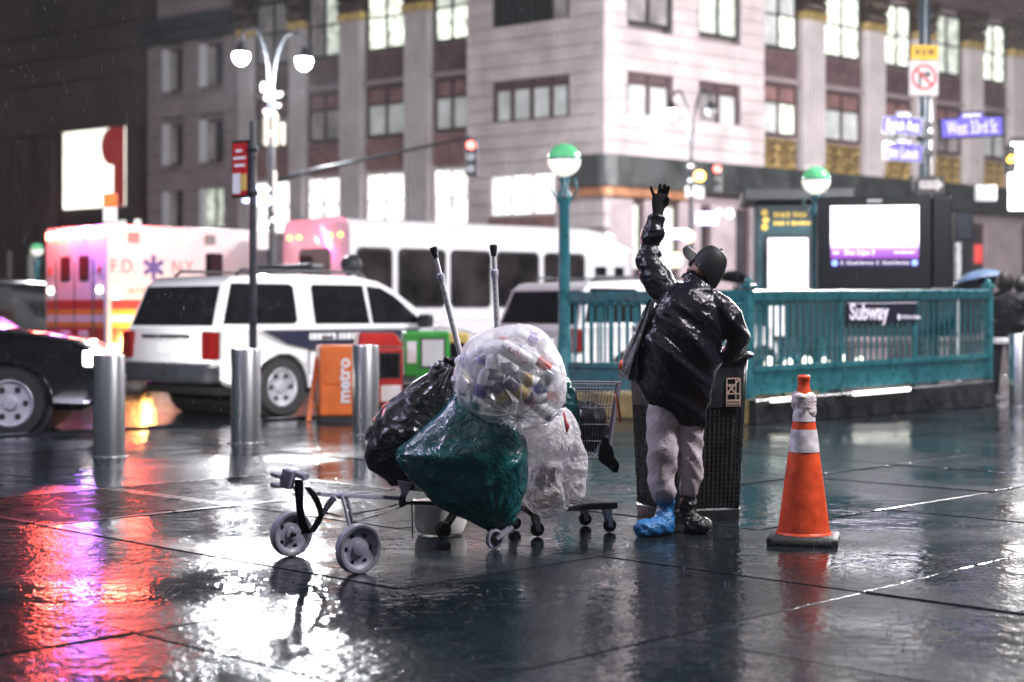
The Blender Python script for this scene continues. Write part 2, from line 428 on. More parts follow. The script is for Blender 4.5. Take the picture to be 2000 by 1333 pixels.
# --- left pavilion
tA = tp('L', 912)
wL = (tp('L',1112), tp('L',960)); wLg = (tp('L',1085), tp('L',955))
WB, WT_ = 8.95, 11.0            # second-floor windows
UB, UT = 12.75, 15.3            # third-floor windows
courses('L', 0, tA, (4.6, 16.4), [(wL[0],wL[1],WB,WT_),(wL[0],wL[1],UB,UT),(wLg[0],wLg[1],5.2,6.95)])
window('L', wL[0], wL[1], WB, WT_, 4, 1, 'blind', 'win_frame', .2, top=.62, topm='spandrel')
window('L', wL[0], wL[1], UB, UT, 4, 1, lambda i, j: 'blind_dim' if i == 0 else 'pane_dark', 'win_dark_frame', .16)
window('L', wLg[0], wLg[1], 5.2, 6.95, 3, 1, 'shop_lit', 'stone_pil', .1, depth=-.2)
q = MB(); fbox(q, 'L', wLg[0], wLg[1], 4.6, 5.15, -.3, .05); part('window_sill', 'spandrel_red', q)
q = MB(); fbox(q, 'L', 0, tA, 0, 4.55, -.7, -.05); part('base_wall', 'shop_pier', q)
# --- right pavilion
tB = tp('R', 1493)
wr = [(tp('R',1225), tp('R',1315)), (tp('R',1365), tp('R',1447))]
courses('R', 0, tB, (7.5, 16.4), [(a,b,WB,WT_) for a,b in wr]+[(a,b,UB,UT) for a,b in wr])
for n_, (a, b) in enumerate(wr):
    window('R', a, b, WB, WT_, 2, 1, ('blind' if n_ == 0 else lambda i, j: 'blind_dim' if i == 0 else 'blind'), 'win_frame', .2, top=.62)
    window('R', a, b, UB, UT, 2, 1, (lambda i, j: 'blind_dim') if n_ == 0 else 'pane_lit_soft', 'win_dark_frame', .16)
# --- bays
def bay(side, a, b, up, lo, low='spandrel_red', shop=True):
    a, b = min(a,b), max(a,b)
    window(side, a, b, UB, UT+.4, 2, 2, up, 'win_dark_frame', .13, depth=-.45)
    q = MB(); fbox(q, side, a, b, 11.5, 12.68, -.6, -.3); part('spandrel_panel', 'spandrel', q)
    q = MB(); fbox(q, side, a, b, 11.26, 11.47, -.6, -.15); part('lintel', 'stone_end', q)
    window(side, a, b, 8.95, 11.22, 2, 1, lo, 'win_frame', .15, depth=-.45, top=.85, topm='spandrel_red')
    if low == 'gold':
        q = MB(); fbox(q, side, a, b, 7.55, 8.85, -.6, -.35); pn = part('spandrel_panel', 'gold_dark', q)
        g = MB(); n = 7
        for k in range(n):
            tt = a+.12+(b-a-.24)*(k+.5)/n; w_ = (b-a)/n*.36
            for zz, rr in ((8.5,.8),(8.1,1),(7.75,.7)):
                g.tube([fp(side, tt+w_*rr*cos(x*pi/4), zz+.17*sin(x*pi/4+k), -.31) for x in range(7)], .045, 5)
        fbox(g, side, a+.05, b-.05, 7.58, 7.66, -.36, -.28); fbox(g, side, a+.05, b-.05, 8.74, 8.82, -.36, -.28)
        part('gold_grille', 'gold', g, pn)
    else:
        q = MB(); fbox(q, side, a, b, 7.55, 8.88, -.6, -.3); part('spandrel_panel', low, q)
    if shop:
        window(side, a, b, 4.9, 7.4, 2, 2, 'shop_lit', 'stone_pil', .1, depth=-.4)
        q = MB(); fbox(q, side, a, b, 0, 4.85, -.6, -.3); part('base_wall', 'shop_pier', q)
def pilaster(side, a, b, z0=4.6, z1=14.2, m_='stone_pil'):
    a, b = min(a,b), max(a,b)
    q = MB(); fbox(q, side, a, b, z0, z1, -.7, -.12)
    n = 6; wd = (b-a)/n                               # fluting: raised fillets
    for k in range(n): fbox(q, side, a+wd*(k+.2), a+wd*(k+.8), z0+.4, z1-.1, -.13, .0)
    po = part('pilaster', m_, q)
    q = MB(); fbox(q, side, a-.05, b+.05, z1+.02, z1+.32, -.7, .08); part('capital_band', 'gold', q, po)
    q = MB()
    for k in range(3): fbox(q, side, a-.06*k, b+.06*k, z1+.34+k*.55, z1+.34+(k+1)*.55-.06, -.7, .02+.1*k)
    for k in range(4):
        for j in range(2):
            c = fp(side, a+(b-a)*(k+.5)/4, z1+.6+.6*j, .08+.1*j); q.sphere(c, (.16,.16,.24), 6, 4)
    part('capital', 'gold_dark', q, po)
litL = lambda i, j: 'pane_lit_soft' if j else 'pane_lit'
bay('L', tp('L',910), tp('L',838), lambda i, j: 'pane_lit' if j == 0 else 'pane_lit_soft', 'blind')
pilaster('L', tp('L',836), tp('L',787))
bay('L', tp('L',785), tp('L',706), 'pane_lit', lambda i, j: 'blind')
pilaster('L', tp('L',704), tp('L',661))
bay('L', tp('L',659), tp('L',592), lambda i, j: 'blind_dim' if i == 1 else 'pane_lit_soft', 'blind_dim')
pilaster('L', tp('L',590), tp('L',563))
bay('L', tp('L',561), tp('L',490), 'blind_dim', 'blind_dim')
pilaster('L', tp('L',488), tp('L',464))
# --- plain end piece with single windows
t0, t1 = tp('L',462), tend
we = [(tp('L',437), tp('L',387)), (tp('L',357), tp('L',315))]
rows = [(12.1,14.15),(8.5,10.5),(5.3,7.45)]
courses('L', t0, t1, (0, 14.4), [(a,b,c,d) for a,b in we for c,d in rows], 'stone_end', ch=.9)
for a, b in we:
    for k, (c, d) in enumerate(rows):
        window('L', a, b, c, d, 2, 1, 'pane_lit_soft' if (k == 2 and a == we[0][0]) else (lambda i, j: 'pane_dark' if i == 0 else 'blind_dim'), 'win_frame', .1, depth=-.45)
        q = MB(); e = max(a, b); fbox(q, 'L', e-.34, e-.02, c, d, -.3, -.04); part('window_jamb', 'white_plain', q)
# cornices, upper storeys (seen only at the top edge and in the wet ground)
for side, a, b in (('L', tA, tp('L',464)), ('R', tB, tR+6)):
    q = MB(); fbox(q, side, a, b, 16.0, 16.5, -.7, .35); fbox(q, side, a, b, 16.5, 17.1, -.7, .6); part('cornice', 'spandrel', q)
q = MB(); fbox(q, 'L', t0, t1+.2, 14.45, 15.0, -.7, .3); fbox(q, 'L', t0, t1+.3, 15.0, 15.5, -.7, .55); part('cornice', 'fascia', q)
for side, ws in (('L', [(tp('L',a), tp('L',b)) for a, b in ((357,315),(437,387),(561,490),(659,592),(785,706),(910,838),(1112,960))]),
                 ('R', [(tp('R',a), tp('R',b)) for a, b in ((1225,1315),(1365,1447),(1500,1568),(1615,1690),(1735,1790),(1830,1885),(1925,1975),(2010,2055))])):
    for a, b in ws:
        for zz in (17.4, 21.4, 25.4):
            lit = random.random() < (.62 if side == 'R' else .35) and zz < 24
            if side == 'L' and zz == 17.4 and abs(a-tp('L',357)) < .1: lit = True
            window(side, a, b, zz, zz+2.4, 2, 1, 'pane_lit' if lit else 'pane_dark', 'win_dark_frame', .12, depth=-.45)
for side, a, b in (('L', 0, tend), ('R', 0, tR+6)):
    q = MB()
    for zz in (17.1, 19.85, 23.85): fbox(q, side, a, b, zz, zz+.28 if zz < 18 else zz+1.5, -.62, -.1)
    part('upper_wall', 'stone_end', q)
# --- right bays
bays = [(1495,1568),(1617,1692),(1735,1790),(1832,1888),(1927,1975),(2010,2050)]
pils = [(1573,1613),(1696,1731),(1794,1828),(1892,1923),(1979,2006),(2054,2080)]
ups = [lambda i, j: 'pane_lit' if (i == 1 and j == 0) else 'blind', 'pane_lit', lambda i, j: 'pane_lit', lambda i, j: 'pane_lit_soft', 'pane_lit', 'pane_lit_soft']
los = [lambda i, j: 'pane_lit' if i == 1 else 'blind', 'blind', 'blind', 'blind_dim', 'blind', 'blind']
for (a, b), u_, l_ in zip(bays, ups, los): bay('R', tp('R',a), tp('R',b), u_, l_, 'gold', False)
for a, b in pils: pilaster('R', tp('R',a), tp('R',b), 7.45)
# --- black fascia over the shops, wrapped round the corner
q = MB(); ta = tp('L',1128)
def arcpts(off):
    pts = [fp('L', ta, 0, off)]
    for k in range(7):
        x = k/6; n = (NL*(1-x)+NR*x).normalized(); pts.append(C0+n*off)
    pts.append(fp('R', tR+4, 0, off)); return pts
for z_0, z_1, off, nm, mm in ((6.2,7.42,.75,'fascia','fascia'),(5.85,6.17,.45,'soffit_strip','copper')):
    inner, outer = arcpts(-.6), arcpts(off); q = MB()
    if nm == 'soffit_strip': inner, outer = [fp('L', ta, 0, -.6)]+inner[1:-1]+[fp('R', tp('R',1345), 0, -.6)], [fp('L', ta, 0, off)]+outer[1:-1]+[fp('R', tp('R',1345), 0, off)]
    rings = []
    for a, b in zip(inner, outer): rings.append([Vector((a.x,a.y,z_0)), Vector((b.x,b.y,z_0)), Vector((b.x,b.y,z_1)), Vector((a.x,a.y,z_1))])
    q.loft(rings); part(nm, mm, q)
# --- shopfronts under the fascia
edges = [1195,1240,1262,1290,1330,1372,1392,1440,1470,1500,1560,1620,1680,1740,1800,1860,1930,2000,2080]
for k in range(len(edges)-1):
    a, b = tp('R',edges[k]), tp('R',edges[k+1])
    if k % 2 == 0:
        q = MB(); fbox(q, 'R', a, b, 0, 5.8, -.7, -.1); part('shop_pier', 'shop_pier', q)
    else:
        window('R', a, b, .3, 5.7, 1, 2, lambda i, j, k=k: 'pane_lit_soft' if (j == 1 and k in (1, 3)) else 'shop_dark', 'win_frame', .12, depth=-.4)
q = MB(); fbox(q, 'R', tR-2, tR+6, 0, 5.8, -.7, -.1); part('shop_pier', 'shop_pier', q)
def lit_sign(px, py, w_, h_, s, m_, label, nm='lit_sign', d=.12):
    c = P(px, py, s); q = MB(); q.box((0,0,0), (w_/s, d, h_/s))
    o = q.build(nm, MT[m_], bevel=.02); o.location = c; tag(o, label, 'sign'); return o
glow('sign_blue', (.55,.6,1), 5); glow('sign_warm', (1,.72,.35), 5); glow('sign_white', (1,1,1), 4)
glow('red_light', (1,.10,.08), 9); glow('amber_light', (1,.45,.06), 8); glow('green_light', (.1,1,.4), 4)
mat('banner_white', (.8,.8,.8), .5, 0, var=.05, emit=.5, ecol=(1,1,1))
glow('panel_white', (1,1,1), 9)
lit_sign(1988, 345, 34, 130, 62, 'panel_white', 'tall glowing white panel at the right edge of the picture', 'light_panel')
lit_sign(1925, 378, 40, 30, 60, 'white_plain', 'plain pale board above the pavement far right', 'pale_board')
# --- far pavement round the building
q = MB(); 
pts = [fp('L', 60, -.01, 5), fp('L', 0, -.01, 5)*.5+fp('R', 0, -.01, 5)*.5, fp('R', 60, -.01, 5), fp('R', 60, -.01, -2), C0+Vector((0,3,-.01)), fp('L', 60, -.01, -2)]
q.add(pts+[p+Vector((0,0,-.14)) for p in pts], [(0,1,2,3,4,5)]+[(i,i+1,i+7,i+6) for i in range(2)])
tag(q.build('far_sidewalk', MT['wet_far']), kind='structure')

# ---------------------------------------------------------------- dark building on the left
DB = thing('dark_building', 'dark brown building with a glowing billboard at the far left', 'building', tuple(fp('L', tend+.4, 0)))
d0 = tend+.4; d1 = tp('L', -60)+14
q = MB(); fbox(q, 'L', d0, d1, 10.6, 34, -4, .45); part('upper_wall', 'dark_wall', q, DB)
for z_ in (13.1, 14.4, 15.7, 18.5, 21.5):
    q = MB(); fbox(q, 'L', d0, d1, z_, z_+.13, .44, .55); part('string_course', 'dark_wall_low', q, DB)
q = MB(); fbox(q, 'L', d0, d1, 0, 10.6, -4, 0); part('lower_wall', 'dark_wall_low', q, DB)
fx = [268, 110, 96, 60, 44, 20, 6, -20]
for px in fx:
    a = tp('L', px); q = MB(); fbox(q, 'L', a, a+.5, 0, 10.55, 0, .3); part('fin', 'dark_wall', q, DB)
q = MB(); fbox(q, 'L', tp('L',112), d1, 6.0, 6.7, 0, .22); part('ledge', 'dark_wall', q, DB)
# billboard
a, b = tp('L',247), tp('L',127)
glow('billboard_light', (1,.97,.86), 1.9, .3, .25)
zb0, zb1 = 1.2+(615-400)/39.5, 1.2+(615-222)/39.5
q = MB(); fbox(q, 'L', a, b, zb0, zb1, .05, .12); bb_ = part('billboard', 'billboard_light', q, DB)
glow('faint_ink', (.9,.88,.76), .9); glow('billboard_red', (.42,.035,.03), .35)
q = MB(); fbox(q, 'L', a, a+.85, zb0, zb1, .121, .14); part('red_band', 'billboard_red', q, bb_)
q = MB(); cc_ = fp('L', a+.95, zb1-1.5, .142)
q.loft([[cc_+EL*.8*cos(x*pi/12)+Vector((0,0,.95*sin(x*pi/12)))+NL*d for x in range(24)] for d in (0,.05)]); part('red_disc', 'billboard_red', q, bb_)
for k, (tx, sz) in enumerate((('LIVE AT', 1.0),)):
    pass
for k in range(4):
    q = MB(); fbox(q, 'L', a+(b-a)*(.50+.03*(k % 2)), a+(b-a)*.92, zb1-1.5-.62*k, zb1-1.25-.62*k, .121, .13); part('faint_print', 'faint_ink', q, bb_)
# shopfront lights at street level; the red strip puts ambulance light on the wall
for px0, px1, z_0, z_1, mm in ((275,232,3.6,5.9,'shop_lit'),(228,120,3.2,4.6,'red_wash'),(105,60,2.6,4.4,'blind'),(40,-30,2.6,4.6,'blind_dim')):
    if mm not in MT: glow(mm, (1,.25,.15), 1.6)
    q = MB(); fbox(q, 'L', tp('L',px0), tp('L',px1), z_0, z_1, .02, .16); part('street_panel', mm, q, DB)
# ---------------------------------------------------------------- vehicles (local: x forward, y left, z up, ground at 0)
UX, UY, UZ = Vector((1,0,0)), Vector((0,1,0)), Vector((0,0,1))
XZ = Matrix(((1,0,0,0),(0,0,-1,0),(0,1,0,0),(0,0,0,1)))      # prism in xz, extruded along -y
def arch(cx, cz, r, z, n=9):        # wheel arch points from front to rear
    a0 = math.asin(max(-1, min(1, (z-cz)/r)))
    return [(cx+r*cos(a), cz+r*sin(a)) for a in [a0+(pi-2*a0)*k/n for k in range(n+1)]]
mat('rim_paint', (.5,.5,.55), .35, .3, var=.15)
def wheel(t, x, y, r, wd, side, rim='rim_paint', spokes=6):
    """side=-1: outer face to the right (-y)"""
    q = MB(); M = Matrix.Translation((x, y, r)) @ Matrix.Rotation(R(90)*(1 if side < 0 else -1), 4, 'X')
    q.lathe([(r*.62,-wd/2),(r*.92,-wd/2),(r,-wd*.3),(r,wd*.3),(r*.92,wd/2),(r*.66,wd/2),(r*.62,wd*.3)], 28, M)
    wo = q.build('wheel', MT['rubber'], t, smooth=40)
    q = MB(); q.lathe([(r*.66,wd*.46),(r*.62,wd*.5),(r*.58,wd*.36),(r*.2,wd*.30),(r*.17,wd*.44),(.001,wd*.45)], 28, M, False)
    ro = q.build('rim', MT[rim], wo, smooth=40)
    q = MB()
    for k in range(spokes):
        a = 2*pi*k/spokes; c = M @ Vector((r*.42*cos(a), r*.42*sin(a), wd*.335))
        q.lathe([(r*.085,-.012),(r*.085,.012)], 10, Matrix.Translation(c) @ M.to_3x3().to_4x4())
    tag(q.build('rim_hole', MT['rubber'], wo), kind='stuff')
    return wo
def suv(t, paint='white_paint', police=True, L=5.1, W=1.96, lights=True):
    hw = W/2; rx, fx_, wr_ = -1.45, 1.58, .385
    low = [(-2.50,.52),(-2.55,.72),(-2.53,.95),(-2.50,1.14)]
    low += [(1.30,1.16),(1.75,1.13),(2.25,1.04),(2.45,.94),(2.53,.75),(2.50,.42),(2.40,.36)]
    low += [(fx_+.47,.36)]+arch(fx_, wr_, .46, .36)+[(rx+.47,.36)]+arch(rx, wr_, .46, .36)+[(-2.2,.40)]
    q = MB(); n = len(low)
    ins = lambda x, z, k: (x*(1-k*.02), z+(k*.02 if z < .7 else -k*.02))
    rings = []
    for y, k in ((hw-.02,1.6),(hw,.6),(hw-.05,0),(-(hw-.05),0),(-hw,.6),(-(hw-.02),1.6)):
        rings.append([Vector((ins(x,z,k)[0], y*(1-.05*max(0,abs(x)-2.0)), ins(x,z,k)[1])) for x, z in low])
    q.loft(rings); q.build('body', MT[paint], t, smooth=50)
    # greenhouse
    zb, zt, wb, wt = 1.125, 1.80, hw-.03, hw-.17
    prof_b = [(-2.49,zb),(-2.28,1.70),(-2.15,1.80),(-1.0,1.85),(0.0,1.83),(.35,1.77),(.62,1.66),(1.40,1.155)]
    q = MB(); wy = lambda z: wb+(wt-wb)*(z-zb)/(zt-zb)
    poly = prof_b
    q.loft([[Vector((x, sg*wy(z)*k, z+(.0 if k == 1 else .012))) for x, z in poly] for sg, k in ((1,1),(1,.8),(-1,.8),(-1,1))])
    gh = q.build('cabin', MT[paint], t, smooth=35)
    def pane(pts, sg, nm='side_window', m_='car_glass', off=.008, par=gh):
        q = MB(); v = [Vector((x, sg*(wy(z)+off), z)) for x, z in pts]; w2 = [p+Vector((0,-sg*.03,0)) for p in v]; k = len(v)
        q.add(v+w2, [tuple(range(k)), tuple(range(k,2*k))[::-1]]+[(i,(i+1)%k,k+(i+1)%k,k+i) for i in range(k)])
        return q.build(nm, MT[m_], par)
    for sg in (-1, 1):
        pane([(-2.36,1.20),(-1.22,1.20),(-1.16,1.24),(-1.16,1.68),(-1.22,1.72),(-2.16,1.72)], sg)
        pane([(-.86,1.20),(.10,1.20),(.06,1.72),(-.82,1.72),(-.86,1.68)], sg)
        pane([(.16,1.20),(1.12,1.20),(.62,1.58),(.38,1.69),(.13,1.71)], sg)
    # rear window and windscreen follow the profile
    def band(x0, z0, x1, z1, k, nm, off):
        d = Vector((x1-x0,0,z1-z0)).normalized(); nn = Vector((-d.z,0,d.x)) if off < 0 else Vector((d.z,0,-d.x)); nn = nn*abs(off)
        q = MB(); v = [Vector((x0,-wy(z0)*k,z0)), Vector((x0,wy(z0)*k,z0)), Vector((x1,wy(z1)*k,z1)), Vector((x1,-wy(z1)*k,z1))]
        q.hexa([p-nn*1.5 for p in v]+[p+nn for p in v]); return q.build(nm, MT['car_glass'], gh)
    band(-2.471,1.178,-2.2874,1.68,.93,'rear_window',-.014)
    band(1.34,1.19,.66,1.635,.9,'windscreen',.014)
    # trim
    q = MB(); q.box((-2.52,0,.58), (.22,W-.02,.26)); q.build('rear_bumper', MT['dark_paint'] if police else MT[paint], t, bevel=.05, seg=2)
    q = MB(); q.box((2.5,0,.5), (.22,W-.06,.3)); q.build('front_bumper', MT['dark_paint'], t, bevel=.06, seg=2)
    for sg in (-1, 1):
        q = MB(); q.box((-2.50,sg*(hw-.11),.93), (.14,.235,.36)); q.build('tail_light', MT['tail_red'], t, bevel=.03, seg=2)
        q = MB(); q.box((2.42,sg*(hw-.2),.86), (.2,.36,.2)); q.build('headlight', MT['chrome'] if not lights else MT['headlamp'], t, bevel=.04, seg=2)
        q = MB(); q.bb(-.95,1.05,sg*(hw-.04),sg*(hw+.02),.38,.47); q.build('side_step', MT['dark_paint'], t, bevel=.02)
        q = MB(); q.box((1.02,sg*(hw+.1),1.24), (.12,.22,.18)); q.build('wing_mirror', MT['dark_paint'], t, bevel=.03, seg=2)
        for x in (-.7, .3): q = MB(); q.box((x,sg*(hw+.012),1.02), (.2,.03,.035)); q.build('door_handle', MT['dark_paint'], t, bevel=.008)
        for x in (-1.0, .12, 1.15): q = MB(); q.box((x,sg*(hw-.002),.82), (.012,.01,.58)); q.build('door_gap', MT['rubber'], t)
        q = MB(); q.tube([(-1.95,sg*.66,1.83),(-1.85,sg*.66,1.9),(.1,sg*.66,1.9),(.25,sg*.66,1.83)], .022, 6); q.build('roof_rail', MT['dark_paint'], t, smooth=True)
        for x in (rx, fx_): wheel(t, x, sg*(hw-.12), wr_, .26, sg)
    q = MB(); q.bb(-2.3,2.3,-.8,.8,.30,.5); q.build('underbody', MT['rubber'], t)
    for x in (rx, fx_):
        q = MB(); q.lathe([(.455,-hw+.06),(.455,hw-.06)], 20, Matrix.Translation((x,0,wr_+.02)) @ Matrix.Rotation(R(90),4,'X')); q.build('wheel_well', MT['rubber'], t)
    q = MB(); q.box((-2.555,0,.90), (.02,.34,.15)); q.build('number_plate', MT['white_plain'], t)
    q = MB(); q.box((-2.545,0,1.04), (.02,1.1,.05)); q.build('tailgate_trim', MT['chrome'], t, bevel=.008)
    if police:
        q = MB(); q.box((-.55,0,1.95), (.26,1.25,.12)); lb = q.build('light_bar', MT['dark_paint'], t, bevel=.04, seg=2)
        q = MB(); q.tube([(-.55,-.5,1.83),(-.55,-.5,1.92)], .03, 6); q.tube([(-.55,.5,1.83),(-.55,.5,1.92)], .03, 6); q.build('bracket', MT['dark_paint'], lb)
        # dark graphic along the flank with small white letters
        for sg in (-1, 1):
            M = XZ; poly = [(-1.75,1.13),(1.3,1.13),(1.3,.98),(-.9,.86),(-1.35,.95)]
            q = MB(); v = [Vector((x, sg*(hw+.006), z-.012)) for x, z in poly]; k = len(v)
            q.add(v+[p+Vector((0,-sg*.03,0)) for p in v], [tuple(range(k)), tuple(range(k,2*k))[::-1]]+[(i,(i+1)%k,k+(i+1)%k,k+i) for i in range(k)])
            fl = q.build('flank_graphic', MT['navy'], t)
            q = MB(); x = -1.0
            for k in range(16):
                w_ = .04+.02*((k*7) % 3); q.box((x+w_/2, sg*(hw+.009), 1.035), (w_,.01,.085)); x += w_+(.05 if k in (5, 11) else .018)
            tag(q.build('small_print', MT['white_plain'], fl), kind='stuff')
mat('navy', (.02,.022,.05), .3, 0, coat=.6, var=.2)
glow('headlamp', (1,.97,.9), 6)
mat('car_black', (.012,.012,.014), .18, 0, coat=1, var=.2)
RZ = -.12
ha = R(47)
def place(px, py, z=RZ): return G(px, py, z)
# police SUV at the kerb: rear right wheel touches the road at (540, 816)
wl = place(540, 814); rr = Vector((-1.45, -.86, 0)); rr.rotate(Matrix.Rotation(ha, 3, 'Z')); c = wl-rr
S1 = thing('police_suv', 'white police SUV seen from its rear corner behind the bollards', 'SUV', (c.x,c.y,RZ), ha); suv(S1, lights=False)
# spotlight on its roof
q = MB(); q.lathe([(.02,-.12),(.13,-.08),(.15,.06),(.13,.08)], 14, Matrix.Translation((.15,-.5,2.0)) @ Matrix.Rotation(R(75),4,'Y')); sp = q.build('roof_spotlight', MT['dark_paint'], S1, smooth=40)
q = MB(); q.lathe([(.125,.082),(.12,.09)], 14, Matrix.Translation((.15,-.5,2.0)) @ Matrix.Rotation(R(75),4,'Y')); q.build('lens', MT['sign_warm_soft'] if 'sign_warm_soft' in MT else glow('sign_warm_soft', (1,.9,.75), .9), sp)
# second SUV ahead, by the subway lamp
ha2 = R(40); rc = P(1130, 615, 132); rc.z = 0; off = Vector((-2.5,-.95,0)); off.rotate(Matrix.Rotation(ha2,3,'Z')); c = rc-off
S2 = thing('white_suv', 'white SUV partly hidden by the green lamp post and railing', 'SUV', (c.x,c.y,RZ), ha2); suv(S2, police=False, lights=False)
# black car at the left edge: front wheel at (25, 858)
hb = R(8); wl = place(22, 858); rr = Vector((1.58,-.86,0)); rr.rotate(Matrix.Rotation(hb,3,'Z')); c = wl-rr
S3 = thing('black_car', 'glossy black car with lit headlight cut by the left edge', 'car', (c.x,c.y,RZ), hb); suv(S3, 'car_black', False)
lamp(ROOT[S3.name] @ Vector((2.62,-.75,.86)), 260, (1,.97,.9), .08, 'headlight_beam', S3, R(70), ROOT[S1.name] @ Vector((-2.5,0,.75)))
# ---------------------------------------------------------------- shuttle bus
hbus = R(38.5); rc = P(682, 615, 108); rc.z = 0
off = Vector((-3.6,-1.15,0)); off.rotate(Matrix.Rotation(hbus,3,'Z')); c = rc-off
BUS = thing('shuttle_bus', 'white shuttle bus with a row of dark windows behind the police SUV', 'bus', (c.x,c.y,RZ), hbus)
def rrect(hw, z0, z1, rt, rb=.08, n=6):
    pts = []
    for cx, cz, r, a0 in ((hw-rt,z1-rt,rt,0),(-(hw-rt),z1-rt,rt,90),(-(hw-rb),z0+rb,rb,180),(hw-rb,z0+rb,rb,270)):
        for k in range(n+1): a = R(a0+90*k/n); pts.append((cx+r*cos(a), cz+r*sin(a)))
    return pts
q = MB(); BH = 3.08
st = [(-3.62,.97,.03),(-3.6,1,0),(-3.2,1,0),(2.2,1,0),(2.9,.985,-.10),(3.25,.95,-.28),(3.4,.9,-.55)]
q.loft([[Vector((x, y*k, z if z < 1.5 else z+dz)) for y, z in rrect(1.17,.42,BH,.2)] for x, k, dz in st]); q.build('body', MT['white_paint'], BUS, smooth=40)
q = MB(); q.loft([[Vector((x, y, z)) for y, z in rrect(hw,.42,zt,.12)] for x, hw, zt in ((3.3,.95,1.45),(3.9,.9,1.32),(4.25,.82,1.15),(4.32,.78,1.0))]); q.build('bonnet', MT['white_paint'], BUS, smooth=40)
def rpane(t, nm, x0, x1, z0, z1, y, r=.09, m_='car_glass', axis='y', th=.03, lab=None):
    pts = []
    for cx, cz, a0 in ((x1-r,z1-r,0),(x0+r,z1-r,90),(x0+r,z0+r,180),(x1-r,z0+r,270)):
        for k in range(5): a = R(a0+22.5*k); pts.append((cx+r*cos(a), cz+r*sin(a)))
    k = len(pts); q = MB(); sg = 1 if y > 0 else -1
    f = (lambda u, v, d: Vector((u, y-sg*d, v))) if axis == 'y' else (lambda u, v, d: Vector((y-sg*d, u, v)))
    q.add([f(u,v,0) for u, v in pts]+[f(u,v,th) for u, v in pts], [tuple(range(k)), tuple(range(k,2*k))[::-1]]+[(i,(i+1)%k,k+(i+1)%k,k+i) for i in range(k)])
    o = q.build(nm, MT[m_], t); return o
wx = [(-3.42,-2.72),(-2.5,-1.5),(-1.3,-.42),(-.2,.78),(1.0,1.98)]
for sg in (-1, 1):
    for x0, x1 in wx:
        fr = rpane(BUS, 'window', x0-.05, x1+.05, 1.45, 2.55, sg*1.178, .12, 'rubber')
        rpane(fr, 'pane', x0, x1, 1.5, 2.5, sg*1.186, .09, 'bus_glass' if 'bus_glass' in MT else mat('bus_glass', (.03,.025,.025), .07, 0, spec=.8, var=.6, vs=1.5).name)
    for x0, x1 in ((2.3,2.62),(2.85,3.1)): rpane(BUS, 'door_window', x0, x1, 1.55, 2.3, sg*1.176, .04, 'car_glass')
    q = MB(); q.box((-.6,sg*1.172,1.25), (5.6,.02,.05)); q.build('rub_rail', MT['white_plain'], BUS)
    for x in (-2.2, 3.1): wheel(BUS, x, sg*1.0, .4, .26, sg)
rw = rpane(BUS, 'rear_window', -.55, .55, 1.85, 2.55, -3.632, .1, 'bus_glass', 'x')
for y in (-.9, -.55, .55, .9): q = MB(); q.box((-3.63,y,2.78), (.03,.12,.05)); q.build('marker_lamp', MT['amber_light'], BUS)
for y in (-.98, .98): q = MB(); q.box((-3.63,y,1.1), (.05,.14,.3)); q.build('tail_light', MT['tail_red'], BUS, bevel=.02)
q = MB(); q.bb(-3.3,3.4,-.9,.9,.3,.5); q.build('underbody', MT['rubber'], BUS)
# ---------------------------------------------------------------- ambulance
ham = R(43); rc = P(208, 615, 107); rc.z = 0
off = Vector((-2.9,-1.2,0)); off.rotate(Matrix.Rotation(ham,3,'Z')); c = rc-off
AM = thing('ambulance', 'white and red ambulance with flashing roof lights at the left', 'ambulance', (c.x,c.y,RZ), ham)
AH = 2.98
q = MB(); q.bb(-2.9,.35,-1.2,1.2,.62,AH); q.build('box_body', MT['white_paint'], AM, bevel=.06, seg=2)
q = MB(); q.loft([[Vector((x,y,z)) for y, z in rrect(hw,.5,zt,.2)] for x, hw, zt in ((.36,1.0,2.2),(1.1,1.0,2.15),(1.75,.95,1.5),(2.6,.9,1.3),(2.7,.85,1.1))]); q.build('cab', MT['white_paint'], AM, smooth=40)
mat('amb_red', (.52,.045,.035), .3, 0, coat=.6, var=.08); mat('amb_orange', (.85,.34,.03), .3, 0, coat=.6, var=.06); mat('amb_blue', (.09,.07,.30), .35, 0, coat=.3, var=.06)
for nm, z0, z1, m_ in (('red_stripe',1.42,1.60,'amb_red'),('yellow_stripe',1.32,1.42,'amb_orange'),('white_stripe',1.18,1.32,'white_plain'),('yellow_stripe',1.09,1.18,'amb_orange'),('red_stripe',.80,1.09,'amb_red')):
    for sg in (-1, 1): q = MB(); q.bb(-2.80,.28,sg*1.19,sg*1.206,z0+.003,z1-.003); q.build(nm, MT[m_], AM)
    q = MB(); q.bb(-2.906,-2.88,-1.1,1.1,z0+.003,z1-.003); q.build(nm, MT[m_], AM)
for y in (-.36, .36):
    f = rpane(AM, 'rear_window', y-.2, y+.2, 1.95, 2.42, -2.906, .07, 'rubber', 'x'); rpane(f, 'pane', y-.16, y+.16, 1.99, 2.38, -2.912, .05, 'amb_glass' if 'amb_glass' in MT else mat('amb_glass', (.12,.02,.02), .1, 0, var=.2).name, 'x')
for y in (0,): q = MB(); q.box((-2.908,y,1.5), (.01,.02,1.6)); q.build('door_gap', MT['rubber'], AM)
for y in (-.72, .72): q = MB(); q.box((-2.908,y,1.5), (.012,.05,1.7)); q.build('door_edge', MT['chrome'], AM)
q = MB(); q.bb(-3.2,-2.9,-1.1,1.1,.45,.6); q.build('rear_step', MT['chrome'], AM, bevel=.02)
glow('flash_red', (1,.14,.07), 60); glow('flash_violet', (.45,.16,1), 60)
